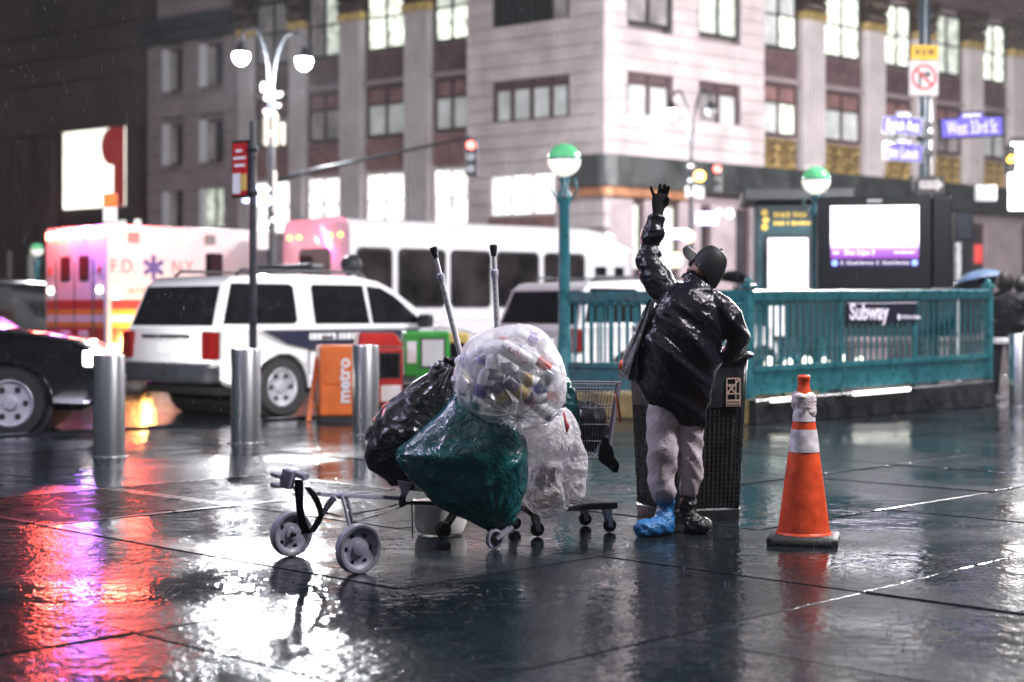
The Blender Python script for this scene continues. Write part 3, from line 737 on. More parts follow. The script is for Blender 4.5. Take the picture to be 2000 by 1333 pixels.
for y in (-.95,-.6,-.2,.2,.6,.95):
    q = MB(); q.box((-2.92,y,2.82), (.06,.2,.12)); q.build('flash_light', MT['flash_violet' if y == -.6 else 'flash_red'], AM, bevel=.015)
glow('flash_amber', (1,.5,.12), 22); glow('flash_white', (1,.9,.8), 14)
for y in (-.95,.95):
    for z, m_ in ((1.78,'flash_white'),(.72,'flash_white')): q = MB(); q.box((-2.915,y,z), (.04,.15,.11)); q.build('rear_lamp', MT[m_], AM, bevel=.02)
    q = MB(); q.box((-2.915,y,2.15), (.03,.09,.16)); q.build('side_marker', MT['amb_red'], AM, bevel=.02)
for y in (-.35,.35): q = MB(); q.box((-2.91,y,.95), (.02,.34,.14)); q.build('rear_panel', MT['white_plain'], AM, bevel=.01)
for y in (-.25,.25): q = MB(); q.box((-2.91,y,.72), (.03,.05,.12)); q.build('latch', MT['rubber'], AM)
for sg in (-1,):
    glow('flash_side', (1,.10,.07), 14)
    for x in (-2.72, -1.9, -1.15): q = MB(); q.box((x,-1.215,2.80), (.2,.05,.10)); q.build('side_light', MT['flash_side'], AM, bevel=.02)
    for x in (-2.35,-.7): q = MB(); q.box((x,-1.21,2.75), (.24,.03,.19)); q.build('vent', MT['blind_dim'], AM, bevel=.02)
    rpane(AM, 'side_window', -.80, -.42, 2.02, 2.5, -1.206, .05, 'car_glass')
    q = MB(); q.box((-2.72,-1.21,1.68), (.16,.03,.12)); q.build('scene_lamp', MT['flash_white'], AM, bevel=.02)
    mat('amb_letter', (.55,.22,.22), .5, 0, var=.2)
    for s_, x in (('F.D.', -2.56), ('N.Y.', -1.28)): text(s_, .36, basis((x,-1.208,2.2), (1,0,0), (0,0,1)), MT['amb_letter'], AM, fit=.5)
    text('AMBULANCE', .17, basis((-1.75,-1.208,1.75), (1,0,0), (0,0,1)), MT['amb_letter'], AM, fit=1.45)
    q = MB()
    for k in range(3): q.box((-1.93,-1.207,2.2), (.085,.012+.001*k,.46), Matrix.Rotation(R(60*k),3,'Y'))
    q.build('star_emblem', MT['amb_blue'], AM)
for x in (-1.7, 1.7):
    for sg in (-1, 1): wheel(AM, x, sg*.98, .4, .28, sg)
q = MB(); q.bb(-2.8,2.2,-.9,.9,.35,.6); q.build('underbody', MT['rubber'], AM)
AMM = ROOT[AM.name]
lamp(AMM @ Vector((-3.2,.3,3.2)), 110, (1,.10,.06), .12, 'added_flash_glow', AM)  # extra lamps added off the body to spread red and violet over the ground
lamp(AMM @ Vector((-2.85,-1.4,3.3)), 95, (1,.09,.05), .16, 'added_flash_glow', AM)
lamp(AMM @ Vector((-2.4,-1.45,3.35)), 45, (1,.09,.05), .16, 'added_flash_glow', AM)
lamp(AMM @ Vector((-3.2,-.9,3.25)), 90, (.42,.14,1), .14, 'added_flash_glow', AM)
lamp(AMM @ Vector((-2.3,-1.6,.85)), 60, (1,.42,.08), .1, 'turn_glow', AM)
q = MB(); q.box((-2.3,-1.215,.93), (.22,.03,.14)); q.build('turn_lamp', MT['flash_amber'], AM, bevel=.02)
# ---------------------------------------------------------------- far traffic at the left edge
c = P(18, 615, 88); c.z = RZ
S4 = thing('dark_van', 'dark van with red tail lights behind the black car', 'van', tuple(c), R(50))
q = MB(); q.loft([[Vector((x,y,z)) for y, z in rrect(hw,.4,zt,.2)] for x, hw, zt in ((-2.2,.95,2.0),(-2.1,1.0,2.12),(1.0,1.0,2.1),(1.5,.95,1.5),(2.4,.9,1.2))]); q.build('body', MT['car_black'], S4, smooth=40)
for y in (-.85,.85): q = MB(); q.box((-2.2,y,1.1), (.08,.2,.45)); q.build('tail_light', MT['red_light'], S4, bevel=.03)
rpane(S4, 'rear_window', -.7, .7, 1.3, 1.9, -2.2, .1, 'car_glass', 'x')
for x in (-1.4,1.5):
    for sg in (-1,1): wheel(S4, x, sg*.88, .36, .24, sg)
# ---------------------------------------------------------------- newspaper boxes
def newsbox(name, label, px, py, m_, w_, h_, dp, rz, leg=0):
    c = G(px, py); t = thing(name, label, 'newspaper box', (c.x,c.y,0), rz, 'newspaper boxes at the kerb'); return t
t = newsbox('newspaper_box', 'orange newspaper box with white upright lettering', 655, 822, 'orange_paint', .42, .86, .4, R(14))
q = MB(); q.bb(-.2,.24,-.2,.2,.06,.86); bo = q.build('cabinet', MT['orange_paint'], t, bevel=.03, seg=2)
q = MB(); q.bb(-.19,.23,-.19,.19,0,.058); q.build('foot', MT['rubber'], t)
q = MB(); q.bb(-.15,.19,-.212,-.198,.42,.80); q.build('door', MT['orange_paint'], t, bevel=.012)
text('metro', .2, basis((.07,-.216,.46), (0,0,1), (-1,0,0)), MT['white_plain'], t, bold=.006)
t = thing('folding_barrier', 'orange folding barrier leaning beside the orange newspaper box', 'barrier', tuple(G(612,822)), R(20))
q = MB(); q.beam((-.08,-.1,0),(.05,0,.72),.05,.02,(0,1,0)); q.build('leg', MT['orange_paint'], t)
q = MB(); q.beam((.14,-.1,0),(.05,.02,.72),.05,.02,(0,1,0)); q.build('leg', MT['orange_paint'], t)
q = MB(); q.beam((-.05,-.09,.18),(.12,-.09,.18),.03,.02); q.build('rung', MT['orange_paint'], t)
t = newsbox('newspaper_box', 'red newspaper box with a sloped hood beside the steel bollard', 738, 815, 'red_paint', .5, 1, .45, R(14))
q = MB(); q.bb(-.27,.27,-.2,.2,.16,.82); q.build('cabinet', MT['red_paint'], t, bevel=.03, seg=2)
q = MB(); q.hexa([(-.27,-.22,.825),(.29,-.22,.825),(.29,.2,.825),(-.27,.2,.825),(-.22,-.05,.99),(.2,-.05,.99),(.2,.18,.99),(-.22,.18,.99)]); q.build('hood', MT['red_paint'], t, bevel=.03, seg=2)
q = MB(); q.bb(-.02,.23,-.212,-.196,.46,.76); fr = q.build('window', MT['rubber'], t); 
q = MB(); q.bb(0,.21,-.217,-.211,.48,.74); q.build('pane', MT['car_glass'], fr)
q = MB(); q.bb(0,.24,-.212,-.197,.19,.38); q.build('price_card', MT['white_plain'], t, bevel=.005)
q = MB(); q.bb(-.22,.22,-.16,.16,0,.155); q.build('pedestal', MT['rubber'], t)
t = newsbox('newspaper_box', 'green newspaper box with a grey display window', 830, 808, 'green_paint', .5, 1, .45, R(10))
q = MB(); q.bb(-.28,.28,-.2,.2,.45,1.0); q.build('cabinet', MT['green_paint'], t, bevel=.035, seg=2)
q = MB(); q.bb(-.1,.1,-.14,.14,.03,.448); q.bb(-.22,.22,-.2,.2,0,.03); q.build('pedestal', MT['green_paint'], t)
q = MB(); q.bb(-.08,.22,-.212,-.196,.56,.92); fr = q.build('window', MT['rubber'], t)
q = MB(); q.bb(-.06,.2,-.218,-.211,.58,.9); q.build('pane', MT['blind'], fr)
q = MB(); q.bb(-.24,-.13,-.21,-.197,.62,.88); q.build('coin_panel', MT['white_plain'], t)
q = MB(); q.bb(-.08,.1,-.1,.1,1.0,1.03); q.build('top_lid', MT['white_plain'], t)
t = newsbox('newspaper_box', 'yellow newspaper box mostly hidden behind the crutch', 882, 800, 'yellow_paint', .4, .95, .4, R(10))
q = MB(); q.bb(-.17,.2,-.18,.18,.2,.97); q.build('cabinet', MT['yellow_paint'], t, bevel=.03, seg=2)
q = MB(); q.bb(-.12,.12,-.12,.12,0,.2); q.build('pedestal', MT['rubber'], t)
q = MB(); q.bb(-.1,.14,-.19,-.178,.5,.85); q.build('window', MT['car_glass'], t)
# ---------------------------------------------------------------- bollards
def bollard(px, py, label, top=.88, r=.133):
    c = G(px, py); t = thing('bollard', label, 'bollard', (c.x,c.y,0), 0, 'steel bollards')
    q = MB(); q.lathe([(r,.004),(r,top-.02),(r*.96,top-.004)], 40, None, False); q.build('sleeve', MT['steel'], t, smooth=40)
    q = MB(); q.lathe([(.001,top),(r*.5,top),(r*.955,top-.003)], 40, None, False); q.build('cap', MT['steel'], t, smooth=40)
    q = MB(); q.lathe([(r+.035,.0),(r+.035,.008),(r+.004,.012)], 40, None, False); q.build('base_ring', MT['steel'], t, smooth=40)
bollard(213, 893, 'leftmost brushed steel bollard standing on the wet pavement', .865)
bollard(480, 866, 'steel bollard in front of the police SUV rear wheel', .885, .138)
bollard(714, 850, 'steel bollard between the orange and red newspaper boxes', .9, .132)
bollard(1990, 795, 'steel bollard at the right edge beside the person in black', .95, .13)
# ---------------------------------------------------------------- banner pole
c = P(494, 615, 180); c.z = 0
t = thing('banner_pole', 'thin dark pole carrying a red banner panel', 'pole', tuple(c))
q = MB(); q.tube([(0,0,0),(0,0,3.3)], [.045,.038], 12); q.build('pole', MT['dark_paint'], t, smooth=40)
q = MB(); q.lathe([(.1,0),(.1,.05),(.05,.12)], 16); q.build('base', MT['dark_paint'], t, smooth=40)
Mb = Matrix.Rotation(R(-38),4,'Z')
def bq(x0,x1,y0,y1,z0,z1): 
    q = MB(); q.box(((x0+x1)/2,(y0+y1)/2,(z0+z1)/2),(x1-x0,y1-y0,z1-z0)); q.v = [Mb @ p for p in q.v]; return q
pf = bq(-.30,-.02,-.04,.04,2.47,3.1).build('panel_frame', MT['black_metal'], t, bevel=.01)
mat('banner_red', (.45,.02,.02), .35, 0, var=.2, vs=8)
bq(-.275,-.045,-.046,-.038,2.5,3.07).build('poster', MT['banner_red'], pf)
bq(-.27,-.15,-.050,-.045,2.52,2.74).build('white_print', MT['white_plain'], pf); bq(-.145,-.05,-.050,-.045,2.55,2.73).build('yellow_print', MT['yellow_paint'], pf)
for k, (a, b) in enumerate(((-.22,-.12),(-.26,-.07),(-.24,-.08))): bq(a,b,-.050,-.045,2.97-.08*k,3.0-.08*k).build('white_print', MT['white_plain'], pf)
for z in (2.52, 3.0): q = MB(); q.lathe([(.055,z-.03),(.062,z),(.055,z+.03)], 12); q.build('clamp', MT['black_metal'], t, smooth=40)
# ---------------------------------------------------------------- twin street lamps
glow('bulb', (.95,.97,1), 40); glow('bulb_dim', (.9,.95,1), 4)
mat('lamp_off', (.25,.26,.27), .3, 0, var=.3)
def twin_lamp(px, s, h, label, heads, power, col, lit=(1,1), mm='dark_paint', pr=.11):
    c = P(px, 615, s); c.z = -.0; t = thing('street_lamp', label, 'street lamp', tuple(c), 0, 'twin street lamps')
    q = MB(); q.tube([(0,0,0),(0,0,1),(0,0,h*.72),(0,0,h*.8)], [pr*1.3,pr,pr*.8,pr*.6], 14); q.build('pole', MT[mm], t, smooth=40)
    q = MB(); q.lathe([(pr*2.4,0),(pr*2.4,.25),(pr*1.7,.5),(pr*1.5,.9),(pr*1.2,1)], 12); q.build('base', MT[mm], t, smooth=40)
    q = MB()
    for z in (.66,.72,.78): q.lathe([(pr*.7,h*z-.1),(pr*1.6,h*z),(pr*.7,h*z+.1)], 12)
    q.build('collar', MT['lamp_off'], t, smooth=40)
    for k, (hx, hz) in enumerate(heads):
        x, z = (hx-px)/s, 1.2+(615-hz)/s; sg = 1 if x > 0 else -1; top = z+.62
        pts = [(0,0,h*.76)]+[(x*.62*(1-cos(a)) , 0, h*.76+(top+.25-h*.76)*sin(a)) for a in [pi/2*j/7 for j in range(1,8)]]+[(x*.85,0,top+.2),(x,0,top+.02),(x,0,top-.15)]
        q = MB(); q.tube(pts, .045, 8); q.build('arm', MT[mm], t, smooth=True)
        q = MB(); q.lathe([(.03,.32),(.06,.24),(.09,.2),(.18,.05),(.22,-.02),(.21,-.03)], 18, Matrix.Translation((x,0,z+.25)), False); hd = q.build('lamp_head', MT[mm], t, smooth=40)
        q = MB(); q.lathe([(.20,-.02),(.21,-.10),(.17,-.22),(.08,-.30),(.001,-.32)], 18, Matrix.Translation((x,0,z+.25)), False)
        q.build('lamp_glass', MT['bulb'] if lit[k] else MT['lamp_off'], hd, smooth=True)
        if lit[k]: lamp(c+Vector((x, 0, z-.32)), power, col, .18, 'lamp_light', t)
    return t, c
TL, tlc = twin_lamp(530, 78, 8.6, 'bright twin-headed street lamp rising behind the banner pole', [(471,122),(594,132)], 1250, (.93,.96,1))
# signal arm with its red light, and small signs on the pole
q = MB(); q.tube([(.1,0,4.55),(1.2,-.05,4.85),(4.97,-.15,5.62)], [.06,.05,.035], 8); q.build('signal_arm', MT['dark_paint'], TL, smooth=True)
for k, z in enumerate((4.2,3.95,3.7,3.45)): pass
def signal(px, py, s, label, on=0, h=.95):
    c = P(px, py, s); t = thing('traffic_light', label, 'traffic light', tuple(c), R(random.uniform(-10,25)), 'traffic lights')
    q = MB(); q.box((0,0,0), (.3,.26,h)); q.build('housing', MT['black_plastic'], t, bevel=.03)
    for k in range(3):
        z = h*.32*(1-k); q = MB(); q.lathe([(.11,0),(.1,.03)], 14, Matrix.Translation((0,-.135,z)) @ Matrix.Rotation(R(90),4,'X')); q.build('lens', MT['red_light'] if (on == k == 0) else (MT['amber_light'] if on == k else MT['lamp_off']), t)
        q = MB(); q.tube([(.13*cos(a),-.14,z+.13*sin(a)) for a in [pi*j/6 for j in range(7)]], .018, 4); q.tube([(.13*cos(a),-.28,z+.12*sin(a)) for a in [pi*j/6 for j in range(7)]], .014, 4); q.build('visor', MT['black_plastic'], t)
    return t
signal(921, 308, 76, 'red traffic light hanging from the long arm left of the globe lamp')
q = MB(); q.tube([P(917,268,76), P(920,288,76)], .03, 6); o = q.build('hanger', MT['dark_paint'], TL, world=True)
signal(1400, 350, 62, 'red traffic light in front of the black shop fascia')
t = signal(1972, 312, 70, 'amber traffic light hanging from an arm at the right edge', 1, .75)
q = MB(); q.tube([P(1972,285,70), P(1974,272,70), P(2060,268,70)], .04, 6); q.build('arm', MT['black_metal'], t, world=True)
T2, _ = twin_lamp(1350, 57, 8.0, 'twin street lamp standing before the building corner', [(1312,228),(1388,226)], 750, (.95,.97,1), (1,0), pr=.1)
q = MB(); c = P(1365,346,56.5); q.box(c, (.36,.2,.36)); q.build('crossing_signal', MT['black_plastic'], T2, world=True, bevel=.03)
q = MB(); q.lathe([(.19,0),(.17,.03)], 14, Matrix.Translation(c+Vector((.02,-.11,.02))) @ Matrix.Rotation(R(90),4,'X')); q.build('crossing_lens', MT['amber_light'], T2, world=True)
q = MB(); q.box(P(1357,376,56.5), (.62,.08,.42)); q.build('white_sign', MT['banner_white'], T2, world=True, bevel=.02)
lit_sign(1381, 427, 42, 24, 60, 'sign_blue', 'glowing blue-white shop sign under the fascia right of the lamp post')
lit_sign(1323, 457, 44, 18, 60, 'sign_blue', 'glowing blue-white shop sign beside the raised arm')
for px, py, r, m_, lab in ((1346,462,.17,'sign_warm','warm glowing lamp at the right end of a blue sign'),(1321,508,.2,'sign_warm','warm glowing lamp left of the cap'),(1404,415,.09,'sign_white','small white lamp above the blue sign'),(1425,418,.13,'sign_white','white oval lamp beside the shop pier')):
    q = MB(); q.sphere((0,0,0), (r,r*.6,r*1.15), 14, 8); o = q.build('shop_lamp', MT[m_], smooth=True); o.location = P(px,py,60); tag(o, lab, 'lamp')
# small lit signs fixed round the left lamp post
for k, (px, py, w_, h_, m_) in enumerate(((508,372,22,18,'sign_blue'),(515,392,24,20,'sign_blue'),(484,388,20,16,'sign_blue'),(537,375,7,80,'sign_warm_soft'),(520,255,10,60,'sign_warm_soft'),(538,255,12,62,'sign_warm_soft'),(553,262,9,44,'sign_warm_soft'),(513,468,22,40,'banner_white'))):
    q = MB(); q.box(P(px,py,80), (w_/80,.05,h_/80)); q.build('fixed_sign', MT[m_], TL, world=True, bevel=.02)
for k in range(16):
    q = MB(); q.sphere(P(random.uniform(510,548), random.uniform(150,225) if k < 9 else random.uniform(365,440), 82), .055, 8, 6); q.build('fairy_light', MT['bulb_dim'], TL, world=True)
# orange and white sign above the ambulance, and a far green globe lamp
t = thing('roadwork_sign', 'orange-topped sign showing above the ambulance roof', 'sign', tuple(P(215,615,70)))
q = MB(); q.box(P(215,392,70), (.38,.06,.38)); q.build('orange_panel', MT['orange_paint'], t, world=True); q = MB(); q.box(P(215,420,70), (.36,.06,.4)); q.build('pink_panel', MT['white_plain'], t, world=True)
c = P(215,615,70); q = MB(); q.tube([(c.x,c.y+.06,0),(c.x,c.y+.06,4.6)], .04, 8); q.build('post', MT['dark_paint'], t, world=True)

# unseen twin lamps added outside the picture to light the street and facade
for px, s_, pw, lab in ((3400,420,1250,'unseen twin street lamp added on the near pavement to the right of the camera'),(2330,140,2200,'unseen twin street lamp added past the right edge beyond the subway stairs'),(2250,60,5200,'unseen twin street lamp added past the right edge by the far shops'),(-260,56,500,'unseen twin street lamp added past the left edge by the dark building'),(-1300,330,600,'unseen twin street lamp added on the near pavement to the left of the camera')):
    twin_lamp(px, s_, 8.6, lab, [(px-.8*s_, 615-6.6*s_),(px+.8*s_, 615-6.6*s_)], pw, (.74,.70,1) if px == -1300 else (1,.95,.97))
def glyphs(parent, x0, x1, z, h, y, m_, M=None, name='small_print'):
    # a line of print too small to read: little strokes
    q = MB(); x = x0; rnd = random.Random(int(abs(z*1000)))
    while x < x1:
        w_ = rnd.uniform(.35,.75)*h
        q.box((x+w_/2, y, z+rnd.uniform(-.04,.04)*h), (w_, .004, h*rnd.uniform(.6,1))); x += w_+h*rnd.choice((.18,.18,.18,.5))
    if M is not None: q.v = [M @ p for p in q.v]
    return tag(q.build(name, MT[m_], parent), kind='stuff')
# ---------------------------------------------------------------- subway globe lamps
glow('globe_white', (1,.97,.86), .8); 
def globe_mat():
    m = glow('globe_green', (.14,.62,.27), .45); return m
globe_mat()
def globe_lamp(px, gy, s, label, postw=.07, r=.2):
    c = P(px, 615, s); c.z = 0; z = 1.2+(615-gy)/s
    t = thing('globe_lamp', label, 'lamp', tuple(c), 0, 'green and white globe lamps')
    q = MB(); q.lathe([(postw*1.9,0),(postw*1.9,.3),(postw*1.5,.38),(postw*1.2,.9),(postw,1.0),(postw*.95,z-r-.35),(postw*1.25,z-r-.3),(postw*1.25,z-r-.22),(postw*.6,z-r-.12),(postw*1.0,z-r-.02)], 16); q.build('post', MT['teal_paint'], t, smooth=40)
    q = MB()
    for k in range(4): q.tube([(postw*cos(k*pi/2), postw*sin(k*pi/2), z-r-.3),((postw+.09)*cos(k*pi/2),(postw+.09)*sin(k*pi/2),z-r-.16),((postw+.06)*cos(k*pi/2),(postw+.06)*sin(k*pi/2),z-r-.02)], .014, 5)
    q.build('bracket', MT['teal_paint'], t, smooth=True)
    n = 28
    q = MB(); q.lathe([(max(.001,r*sin(a)), z-r*cos(a)) for a in [pi*.10+(pi*.42)*k/8 for k in range(9)]], n, None, False); q.build('lower_glass', MT['globe_white'], t, smooth=True)
    q = MB(); q.lathe([(max(.001,r*sin(a)), z-r*cos(a)) for a in [pi*.52+(pi*.48)*k/8 for k in range(9)]], n, None, False); q.build('upper_glass', MT['globe_green'], t, smooth=True)
    q = MB(); q.lathe([(r*1.01,z+.0),(r*1.03,z+.012),(r*1.01,z+.024)], n, None, False); q.build('band', MT['teal_paint'], t, smooth=True)
    return t, c
g1, L1 = globe_lamp(1102, 313, 162, 'green and white globe lamp on the teal post left of the man')
g2, L2 = globe_lamp(1594, 353, 137, 'green and white globe lamp beside the big screen', .085)
g3, _ = globe_lamp(72, 488, 62, 'distant globe lamp at the left edge beside the ambulance')
# ---------------------------------------------------------------- subway entrance railing
p1 = P(1462, 615, 179); p1.z = 0; p2 = P(1930, 615, 148); p2.z = 0; L1.z = 0; L2.z = 0
SE = thing('subway_entrance', 'teal iron railing round the subway stairs with a sign on it', 'railing', tuple(p1))
mat('yellow_kerb', (.27,.2,.085), .55, 0, var=.35, vs=4, bump=.2)
mat('black_stone', (.012,.014,.016), .35, 0, var=.4, vs=5, bump=.2, rvar=.15)
def rail(a, b, za, zb, spans, curb, cm='black_stone', top=1.20, bal=.13, light=False):
    """a,b ground points; za,zb lift of the foot rail; spans = fractions of the posts"""
    d = (b-a); L = d.length; e = d.normalized(); n = Vector((e.y,-e.x,0)); up = lambda f: za+(zb-za)*f
    pt = lambda f, z, o=0: a+d*f+n*o+Vector((0,0,z+up(f)))
    q = MB(); 
    q.hexa([pt(0,0,-.12)-Vector((0,0,up(0))), pt(1,0,-.12)-Vector((0,0,up(1))), pt(1,0,.13)-Vector((0,0,up(1))), pt(0,0,.13)-Vector((0,0,up(0))), pt(0,.0,-.12), pt(1,.0,-.12), pt(1,.0,.10), pt(0,.0,.10)])
    q.build('curb', MT[cm], SE, world=True, bevel=.012)
    q = MB(); q.hexa([pt(0,.045,-.03), pt(1,.045,-.03), pt(1,.045,.03), pt(0,.045,.03), pt(0,.32,-.03), pt(1,.32,-.03), pt(1,.32,.03), pt(0,.32,.03)]); lp = q.build('lower_panel', MT['teal_paint'], SE, world=True)
    q = MB(); q.hexa([pt(0,.30,-.05), pt(1,.30,-.05), pt(1,.30,.05), pt(0,.30,.05), pt(0,.36,-.05), pt(1,.36,-.05), pt(1,.36,.05), pt(0,.36,.05)]); q.build('middle_rail', MT['teal_paint'], SE, world=True)
    q = MB(); q.hexa([pt(0,top-.13,-.05), pt(1,top-.13,-.05), pt(1,top-.13,.05), pt(0,top-.13,.05), pt(0,top,-.07), pt(1,top,-.07), pt(1,top,.07), pt(0,top,.07)]); q.build('top_rail', MT['teal_paint'], SE, world=True, bevel=.012)
    m = MB().tube([(0,0,0),(0,0,top-.13-.36)], .017, 6).mesh('baluster', smooth=40)
    nb = int(L/bal)
    for k in range(nb):
        f = (k+.5)/nb
        if min(abs(f-s_) for s_ in spans)*L < .07: continue
        o = link('baluster', m, MT['teal_paint'], SE); o.location = ROOT[SE.name].inverted() @ pt(f, .36)
    for f in spans:
        wd = .1 if f in (0, 1) else .06
        q = MB(); c0 = pt(f,.02); q.box(c0+Vector((0,0,(top-.02)/2)), (wd,wd,top), Matrix.Rotation(atan2(e.y,e.x),3,'Z'))
        if f in (0, 1): q.box(c0+Vector((0,0,top+.02)), (wd+.04,wd+.04,.05), Matrix.Rotation(atan2(e.y,e.x),3,'Z')); q.sphere(c0+Vector((0,0,top+.07)), .05, 10, 6)
        q.build('post', MT['teal_paint'], SE, world=True, bevel=.01)
    return pt, e, n
ptf, ef, nf = rail(p1, p2, .27, .33, (0,.337,.648,1), .27)
rail(L1+(p1-L1)*.04, p1, .27, .27, (.5,), .27, 'yellow_kerb')
rail(L1, L2, .25, .25, (.33,.66), .25, 'yellow_kerb')
# Subway sign on the front railing
fr = lambda f, z, o: ptf(f, z, o)
sa, sb = .343, .635
q = MB(); q.hexa([fr(sa,.80,.06), fr(sb,.80,.06), fr(sb,.80,.085), fr(sa,.80,.085), fr(sa,1.06,.06), fr(sb,1.06,.06), fr(sb,1.06,.085), fr(sa,1.06,.085)])
sg_ = q.build('sign_plate', MT['sign_black'] if 'sign_black' in MT else mat('sign_black', (.008,.01,.025), .4, 0, var=.2), SE, world=True)
mat('sign_letter', (.72,.68,.80), .4, 0, var=.04, emit=.28, ecol=(.9,.85,1))
def stext(s_, size, f, z, o, **k):
    M = basis(fr(f,z,o), ef, (0,0,1)); me = text(s_, size, ROOT[SE.name].inverted() @ M, k.pop('m', MT['sign_letter']), sg_, **k); return me
stext('Subway', .27, sa+.008, .935, .0885, align='LEFT', bold=.007)
stext('34 St-Penn Station', .07, sa+.225, .865, .0885, align='LEFT', fit=.42)
q = MB(); c = fr(sa+.212,.868,.088); q.lathe([(.036,0),(.036,.004)], 16, basis(c, ef, (0,0,1))); q.build('route_bullet', MT['sign_letter'], sg_, world=True)
q = MB(); q.hexa([fr(sa,1.035,.0855), fr(sb,1.035,.0855), fr(sb,1.035,.088), fr(sa,1.035,.088), fr(sa,1.043,.0855), fr(sb,1.043,.0855), fr(sb,1.043,.088), fr(sa,1.043,.088)]); q.build('sign_line', MT['sign_letter'], sg_, world=True)
# glowing tubes put in for stairwell light under the railing; stair handrails, treads
glow('gap_light', (1,.96,.85), 4.5)
for f0, f1, off in ((.36,.59,.115),(.05,.15,.115)):
    q = MB(); q.tube([fr(f0,-.015,off), fr(f1,-.015,off)], .022, 8); q.build('gap_glow', MT['gap_light'], SE, world=True)
cen = (p1+p2+L1+L2)/4
q = MB(); q.tube([p1+(L1-p1)*.25+ef*.3+Vector((0,0,1.05)), p1+(L1-p1)*.25+ef*2.8+Vector((0,0,-.5))], .022, 8); q.build('handrail', MT['black_metal'], SE, world=True)
q = MB(); q.tube([p1+(L1-p1)*.7+ef*.3+Vector((0,0,1.05)), p1+(L1-p1)*.7+ef*2.8+Vector((0,0,-.5))], .022, 8); q.build('handrail', MT['black_metal'], SE, world=True)
glow('stair_lamp', (.95,1,.85), 2.2)
for k in range(7):
    q = MB(); c = cen+ef*(-.1+.42*k)+(L1-p1)*.18+Vector((0,0,.52+.03*(k%2))); q.sphere(c, (.07,.07,.11), 10, 6); q.build('stair_lamp', MT['stair_lamp'], SE, world=True)
# ---------------------------------------------------------------- digital screen over the stairs
sc_c = P(1708, 470, 144); face = atan2(-.9, -.35)
t = thing('digital_screen', 'black cabinet with a glowing white and purple screen above the stairs', 'screen', (sc_c.x, sc_c.y, 0), R(-9))
zc = sc_c.z
q = MB(); q.bb(-.76,.76,0,.34,zc-.66,zc+.60); cb = q.build('cabinet', MT['cab_black'] if 'cab_black' in MT else mat('cab_black', (.006,.009,.015), .35, 0, var=.2, spec=.3), t, bevel=.02)
q = MB(); q.bb(.765,1.02,.02,.36,zc-.64,zc+.585); q.build('side_column', MT['cab_black'], t, bevel=.02)
q = MB(); q.bb(-.46,.86,-.03,.3,zc-.74,zc-.665); q.build('lower_shelf', MT['pale_yellow'] if 'pale_yellow' in MT else mat('pale_yellow', (.62,.52,.25), .5, 0, var=.1), t, bevel=.01)
for x in (-.5,.8): q = MB(); q.bb(x-.06,x+.06,.1,.22,0,zc-.74); q.build('support', MT['teal_dark'], t)
q = MB(); q.bb(-1.2,1.1,.1,.2,.9,zc-.76); q.build('back_panel', MT['teal_dark'], t)
q = MB(); q.bb(-.1,.1,-.008,.01,zc+.515,zc+.56); q.build('maker_plate', MT['blind'], cb)
def screen_mat():
    m = bpy.data.materials.new('screen'); m.use_nodes = True; N = m.node_tree.nodes; L = m.node_tree.links
    b = N['Principled BSDF']; b.inputs['Base Color'].default_value = (.02,.02,.02,1); b.inputs['Roughness'].default_value = .15
    tc = N.new('ShaderNodeTexCoord'); sx = N.new('ShaderNodeSeparateXYZ'); L.new(tc.outputs['Generated'], sx.inputs[0])
    r = N.new('ShaderNodeValToRGB'); e = r.color_ramp.elements
    e[0].position = 0; e[0].color = (.02,.01,.05,1); e[1].position = 1; e[1].color = (1,1,1,1)
    for p_, c_ in ((.135,(.02,.01,.05,1)),(.14,(.13,.03,.20,1)),(.28,(.22,.09,.34,1)),(.40,(.75,.68,.9,1)),(.47,(1,1,1,1))): k = e.new(p_); k.color = c_
    L.new(sx.outputs['Z'], r.inputs[0]); L.new(r.outputs[0], b.inputs['Emission Color']); b.inputs['Emission Strength'].default_value = 1.5
    return m
q = MB(); q.bb(-.585,.585,-.012,.0,zc-.36,zc+.47); scr = q.build('screen', screen_mat(), t)
glow('screen_text', (.95,.95,1), 1.5); glow('screen_dot', (.25,.35,1), 2)
text('Dec 2-Jan 3', .085, basis((-.4,-.016,zc-.165), UX, UZ), MT['screen_text'], scr, align='LEFT', bold=.002)
glyphs(scr, .26, .52, zc-.165, .03, -.014, 'screen_text'); glyphs(scr, -.55, -.47, zc-.165, .04, -.014, 'screen_text')
text('E : Good Service  E : Good Service', .062, basis((-.45,-.016,zc-.305), UX, UZ), MT['screen_text'], scr, align='LEFT', fit=.9)
for x in (-.53,.53): q = MB(); q.lathe([(.042,0),(.042,.004)], 16, basis((x,-.014,zc-.305), UX, UZ)); q.build('route_bullet', MT['screen_dot'], scr)
# ---------------------------------------------------------------- newsstand with a lit poster
c = P(1535, 615, 118); c.z = 0
t = thing('newsstand', 'dark kiosk with a lit white poster and yellow lettering behind the railing', 'kiosk', tuple(c), R(-6))
q = MB(); q.bb(-.5,.95,0,1.2,0,3.05); q.build('cabin', MT['teal_dark'], t, bevel=.03)
q = MB(); q.bb(-.72,1.1,-.25,1.4,3.06,3.28); q.build('roof', MT['dark_paint'], t, bevel=.04)
q = MB(); q.bb(-.34,.4,-.03,.01,.8,2.52); f = q.build('poster_case', MT['black_metal'], t)
glow('poster_light', (1,.97,.97), .8, .25, 1.2); q = MB(); q.bb(-.30,.36,-.036,-.028,.85,2.47); q.build('poster', MT['poster_light'], f)
mat('gold_letter', (.6,.42,.08), .4, .2, var=.1, emit=.3, ecol=(1,.7,.15))
glyphs(t, -.2, .72, 2.85, .1, -.004, 'gold_letter'); glyphs(t, -.2, .72, 2.71, .08, -.004, 'gold_letter')
q = MB()
